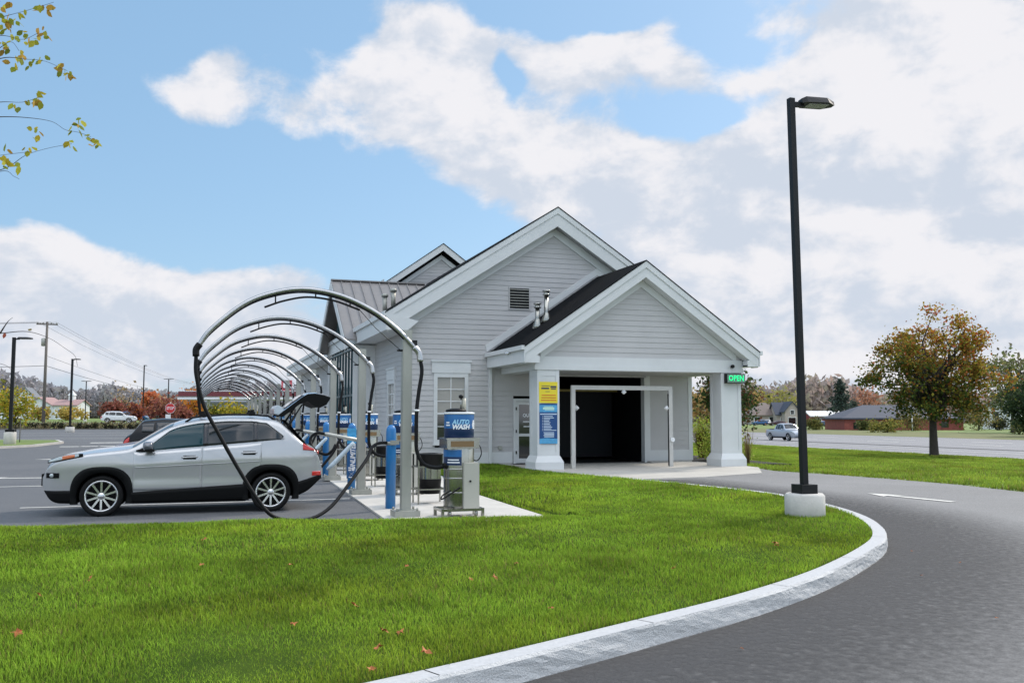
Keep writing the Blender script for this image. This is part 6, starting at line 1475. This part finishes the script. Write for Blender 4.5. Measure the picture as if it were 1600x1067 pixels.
# ------------------------------------------------------------------ buildings beyond
M_brick = mat('red_brick', (.27, .075, .06), .8, var=.25, vs=1.5); M_roofslate = mat('slate_roof', (.05, .06, .085), .8, var=.15); M_tanroof = mat('tan_roof', (.20, .16, .14), .85, var=.1)
M_tanwall = mat('tan_wall', (.42, .36, .32), .8); M_whitewall = mat('white_clapboard', (.66, .68, .68), .6); M_greyroof = mat('grey_roof', (.17, .18, .2), .8)
M_redwall = mat('dark_red_wall', (.26, .04, .045), .7); M_pinkwall = mat('pale_pink_wall', (.60, .50, .49), .8); M_pinkroof = mat('rosy_roof', (.34, .22, .21), .85)
def house(name, label, cat, x, D, w, dep, wh, rh, wall, roof, hip=False, end_on=False, rot=0, wins=(), group=None, dz=0, over=.5, frame=None):
    p = G(x, 0, D); p.z += dz; t = thing(name, label, cat, (0, 0, 0), group)
    mb = MB(); mb.box(-w / 2, w / 2, 0, dep, -1.0, wh)
    if not hip and not end_on:
        for s in (-1, 1): mb.poly([(s * (w / 2 - .01), 0, wh), (s * (w / 2 - .01), dep, wh), (s * (w / 2 - .01), dep / 2, wh + rh)], (-s * .1, 0, 0))
    if end_on: mb.poly([(-w / 2, .01, wh), (w / 2, .01, wh), (0, .01, wh + rh)], (0, dep - .02, 0))
    mb.build('wall', wall, t); mb = MB()
    if hip:
        a = [(-w / 2 - over, -over, wh), (w / 2 + over, -over, wh), (w / 2 + over, dep + over, wh), (-w / 2 - over, dep + over, wh)]; i_ = min(dep / 2, w / 2 * .9)
        b = [(-w / 2 + i_, dep / 2, wh + rh), (w / 2 - i_, dep / 2, wh + rh)]
        mb.add(a + b + [(q[0], q[1], wh - .25) for q in a], [(0, 1, 5, 4), (1, 2, 5), (2, 3, 4, 5), (3, 0, 4), (6, 7, 1, 0), (7, 8, 2, 1), (8, 9, 3, 2), (9, 6, 0, 3), (9, 8, 7, 6)])
    elif end_on:
        for s in (-1, 1): mb.poly([(0, -over, wh + rh + .15), (s * (w / 2 + over), -over, wh - rh * over / (w / 2) + .15), (s * (w / 2 + over), -over, wh - rh * over / (w / 2) - .1), (0, -over, wh + rh - .1)], (0, dep + 2 * over, 0))
    else:
        for s in (0, 1):
            y0 = -over if s == 0 else dep + over
            mb.poly([(-w / 2 - over, dep / 2, wh + rh + .15), (-w / 2 - over, y0, wh - rh * over / (dep / 2) + .15), (-w / 2 - over, y0, wh - rh * over / (dep / 2) - .1), (-w / 2 - over, dep / 2, wh + rh - .1)], (w + 2 * over, 0, 0))
    mb.build('roof', roof, t)
    for (a, b, c, d) in wins:
        mb = MB(); mb.box(a - .15, b + .15, -.08, .02, c - .15, d + .15); f = mb.build('window', frame or M_whiteplain, t); mb = MB(); mb.box(a, b, -.1, -.085, c, d); mb.build('pane', M_glassdark, f)
    t.location = p; t.rotation_euler = (0, 0, -YAW + rot); return t
house('brick_building', 'long red brick building with a dark slate hip roof behind the maple', 'building', 1412, 176, 22.5, 11, 2.3, 2.5, M_brick, M_roofslate, hip=True, wins=((-9.6, -8.6, .2, 1.5), (-5.8, -3.4, .1, 1.6), (1.0, 2.2, .5, 1.6), (7, 8.4, .5, 1.6)), frame=M_brick)
house('tan_house', 'tan house with a broad hipped roof near the right porch pillar', 'house', 1198, 290, 10.5, 9, 3.0, 3.9, M_tanwall, M_tanroof, hip=True, wins=((-3.8, -2.2, .8, 2.3), (.8, 2.8, .2, 2.4)))
house('gabled_house', 'house with a dark roof and a steep pale gable beside the tan house', 'house', 1238, 282, 4.4, 9, 4.4, 2.6, M_tanwall, M_roofslate, end_on=True, wins=((-1.2, 1.0, .3, 2.2), (-.5, .5, 3.2, 4.4)))
house('slate_house', 'low wing with a dark pitched roof between the two tan houses', 'house', 1226, 286, 5.0, 8, 3.4, 3.4, M_tanwall, M_roofslate, wins=((-1.2, .2, .8, 2.2),))
house('red_shop', 'low red shop with a long pale roof just right of the tall lamp post', 'shop', 1294, 262, 9.4, 9, 2.7, 1.3, M_redwall, mat('pale_sheet_roof', (.62, .62, .62), .6), wins=((-3.4, -2.0, .5, 1.9), (1.4, 2.4, .4, 2.0), (-.8, .4, .4, 2.0)))
house('white_gabled_house', 'white clapboard house with a grey roof at the right behind tan bushes', 'house', 1556, 190, 5.2, 13, 4.4, 1.5, M_whitewall, M_greyroof, end_on=True, rot=rad(-38), wins=((-.6, .6, 2.2, 3.6),))
house('white_house', 'white two-storey house with a tall gable above the gold trees', 'house', 38, 300, 8.5, 9, 5.6, 4.6, M_whitewall, M_greyroof, end_on=True, rot=rad(15), wins=((-1, 1, 2.4, 4.2), (-.7, .7, 5.6, 7)), group='houses on the far left rise')
house('white_house', 'smaller white gabled house beside the two-storey one', 'house', 60, 290, 9.0, 9, 4.2, 2.6, M_whitewall, M_pinkroof, end_on=True, wins=((-1.4, 1.4, .8, 2.4),), group='houses on the far left rise')
house('pink_roof_house', 'long low house with a rosy roof between the pole and the cupola house', 'house', 84, 300, 14, 9, 2.8, 2.8, M_pinkwall, M_pinkroof, wins=((-4, -2.4, .8, 2.2), (2, 3.4, .8, 2.2)), group='houses on the far left rise')
ch = house('cupola_house', 'pale house with a small cupola on its roof', 'house', 101, 285, 7, 9, 4.4, 1.6, M_whitewall, M_pinkroof, wins=((-2, -.8, 1.4, 3), (.8, 2, 1.4, 3)), group='houses on the far left rise')
mb = MB(); mb.box(-.8, .8, 3.7, 5.3, 5.6, 7.4); cu_ = mb.build('cupola', M_whitewall, ch); mb = MB(); mb.add([(-1, 3.5, 7.4), (1, 3.5, 7.4), (1, 5.5, 7.4), (-1, 5.5, 7.4), (0, 4.5, 9.0)], [(0, 1, 4), (1, 2, 4), (2, 3, 4), (3, 0, 4), (3, 2, 1, 0)]); mb.build('cap', M_whitewall, cu_)
house('white_house', 'plain pale house at the far left edge behind the olive-gold tree', 'house', 2, 310, 16, 9, 3.2, 2.4, M_whitewall, M_pinkwall, wins=((3, 4.4, 1, 2.4),), group='houses on the far left rise')
# fuel station canopy
t = thing('fuel_canopy', 'flat fuel station canopy with a maroon fascia seen behind the arches', 'canopy', (0, 0, 0)); D = 118
W0, W1 = (279 - 800) / FPX * D, (478 - 800) / FPX * D; w = W1 - W0
mb = MB(); mb.box(0, w, 0, 8, 4.02, 4.62); mb.build('fascia', mat('maroon_fascia', (.16, .03, .035), .5), t)
mb = MB(); mb.box(-.06, w + .06, -.06, 8.06, 3.62, 3.86); mb.box(-.03, w + .03, -.03, 8.03, 4.62, 4.70); mb.build('white_band', M_whiteplain, t)
mb = MB(); mb.box(.1, w - .1, .1, 7.9, 3.86, 4.02); mb.build('underside', M_galv, t)
for a in (2.5, w / 2, w - 2.0):
    mb = MB(); mb.box(a, a + .35, 3.6, 3.95, -.5, 3.9); mb.build('column', M_whiteplain, t)
t.location = Vector((0, 0, .1)) + HEAD * D + SIDE * W0; t.rotation_euler = (0, 0, -YAW)
house('fuel_shop', 'low grey shop behind the fuel canopy with a dark doorway', 'shop', 352, 150, 7, 8, 3.6, .6, mat('grey_wall', (.30, .30, .33), .8), M_greyroof, wins=((-2, 2.4, .4, 1.8),))
p = G(447, 0, 105); t = thing('pole_sign', 'small red sign on a pole above the fuel canopy', 'sign', p)
mb = MB(); mb.tube([p, p + Vector((0, 0, 5.6))], .07, 8); mb.build('pole', M_galv, t); mb = MB(); q = p + Vector((0, 0, 5.05)); mb.beam(q - SIDE * .6, q + SIDE * .6, .12, 1.2); mb.build('panel', mat('pale_red_sign', (.55, .10, .12), .5), t); mb = MB(); mb.beam(q - SIDE * .38 - HEAD * .07, q + SIDE * .38 - HEAD * .07, .02, .55); mb.build('emblem', M_whiteplain, t)
# parked cars by the houses across the highway
for x, D, pt, kind, rz, lb in ((1187, 262, M_bluecar, 'suv', -YAW, 'blue car parked below the tan house'), (1199, 268, M_whitepaint, 'suv', -YAW + 1.2, 'white car parked below the tan house'), (1214, 258, M_maroon, 'sedan', -YAW, 'dark maroon car parked behind the silver pickup'), (1281, 240, M_whitepaint, 'sedan', -YAW, 'white car parked in front of the red shop'), (1290, 236, M_bluecar, 'sedan', PI - YAW, 'blue car parked in front of the red shop')):
    p = G(x, 0, D); small_car('parked_car', lb, 'car', kind, pt, (p.x, p.y, p.z + .02), rz, 'cars parked across the highway')
for x, D, pt, lb in ((4, 150, M_whitepaint, 'white car at the far left edge beyond the traffic island'),):
    p = G(x, 0, D); small_car('parked_car', lb, 'car', 'sedan', pt, (p.x, p.y, p.z + .04), -YAW)
p = G(1425, 0, 168); t = thing('marker_post', 'slim white post standing before the brick building', 'post', p); mb = MB(); mb.tube([p, p + Vector((0, 0, 2.6))], .09, 8); mb.build('shaft', M_whiteplain, t); mb = MB(); mb.lathe([(.12, 2.6), (.13, 2.7), (.02, 2.8)], (p.x, p.y, p.z), 8); mb.build('cap', M_galv, t)
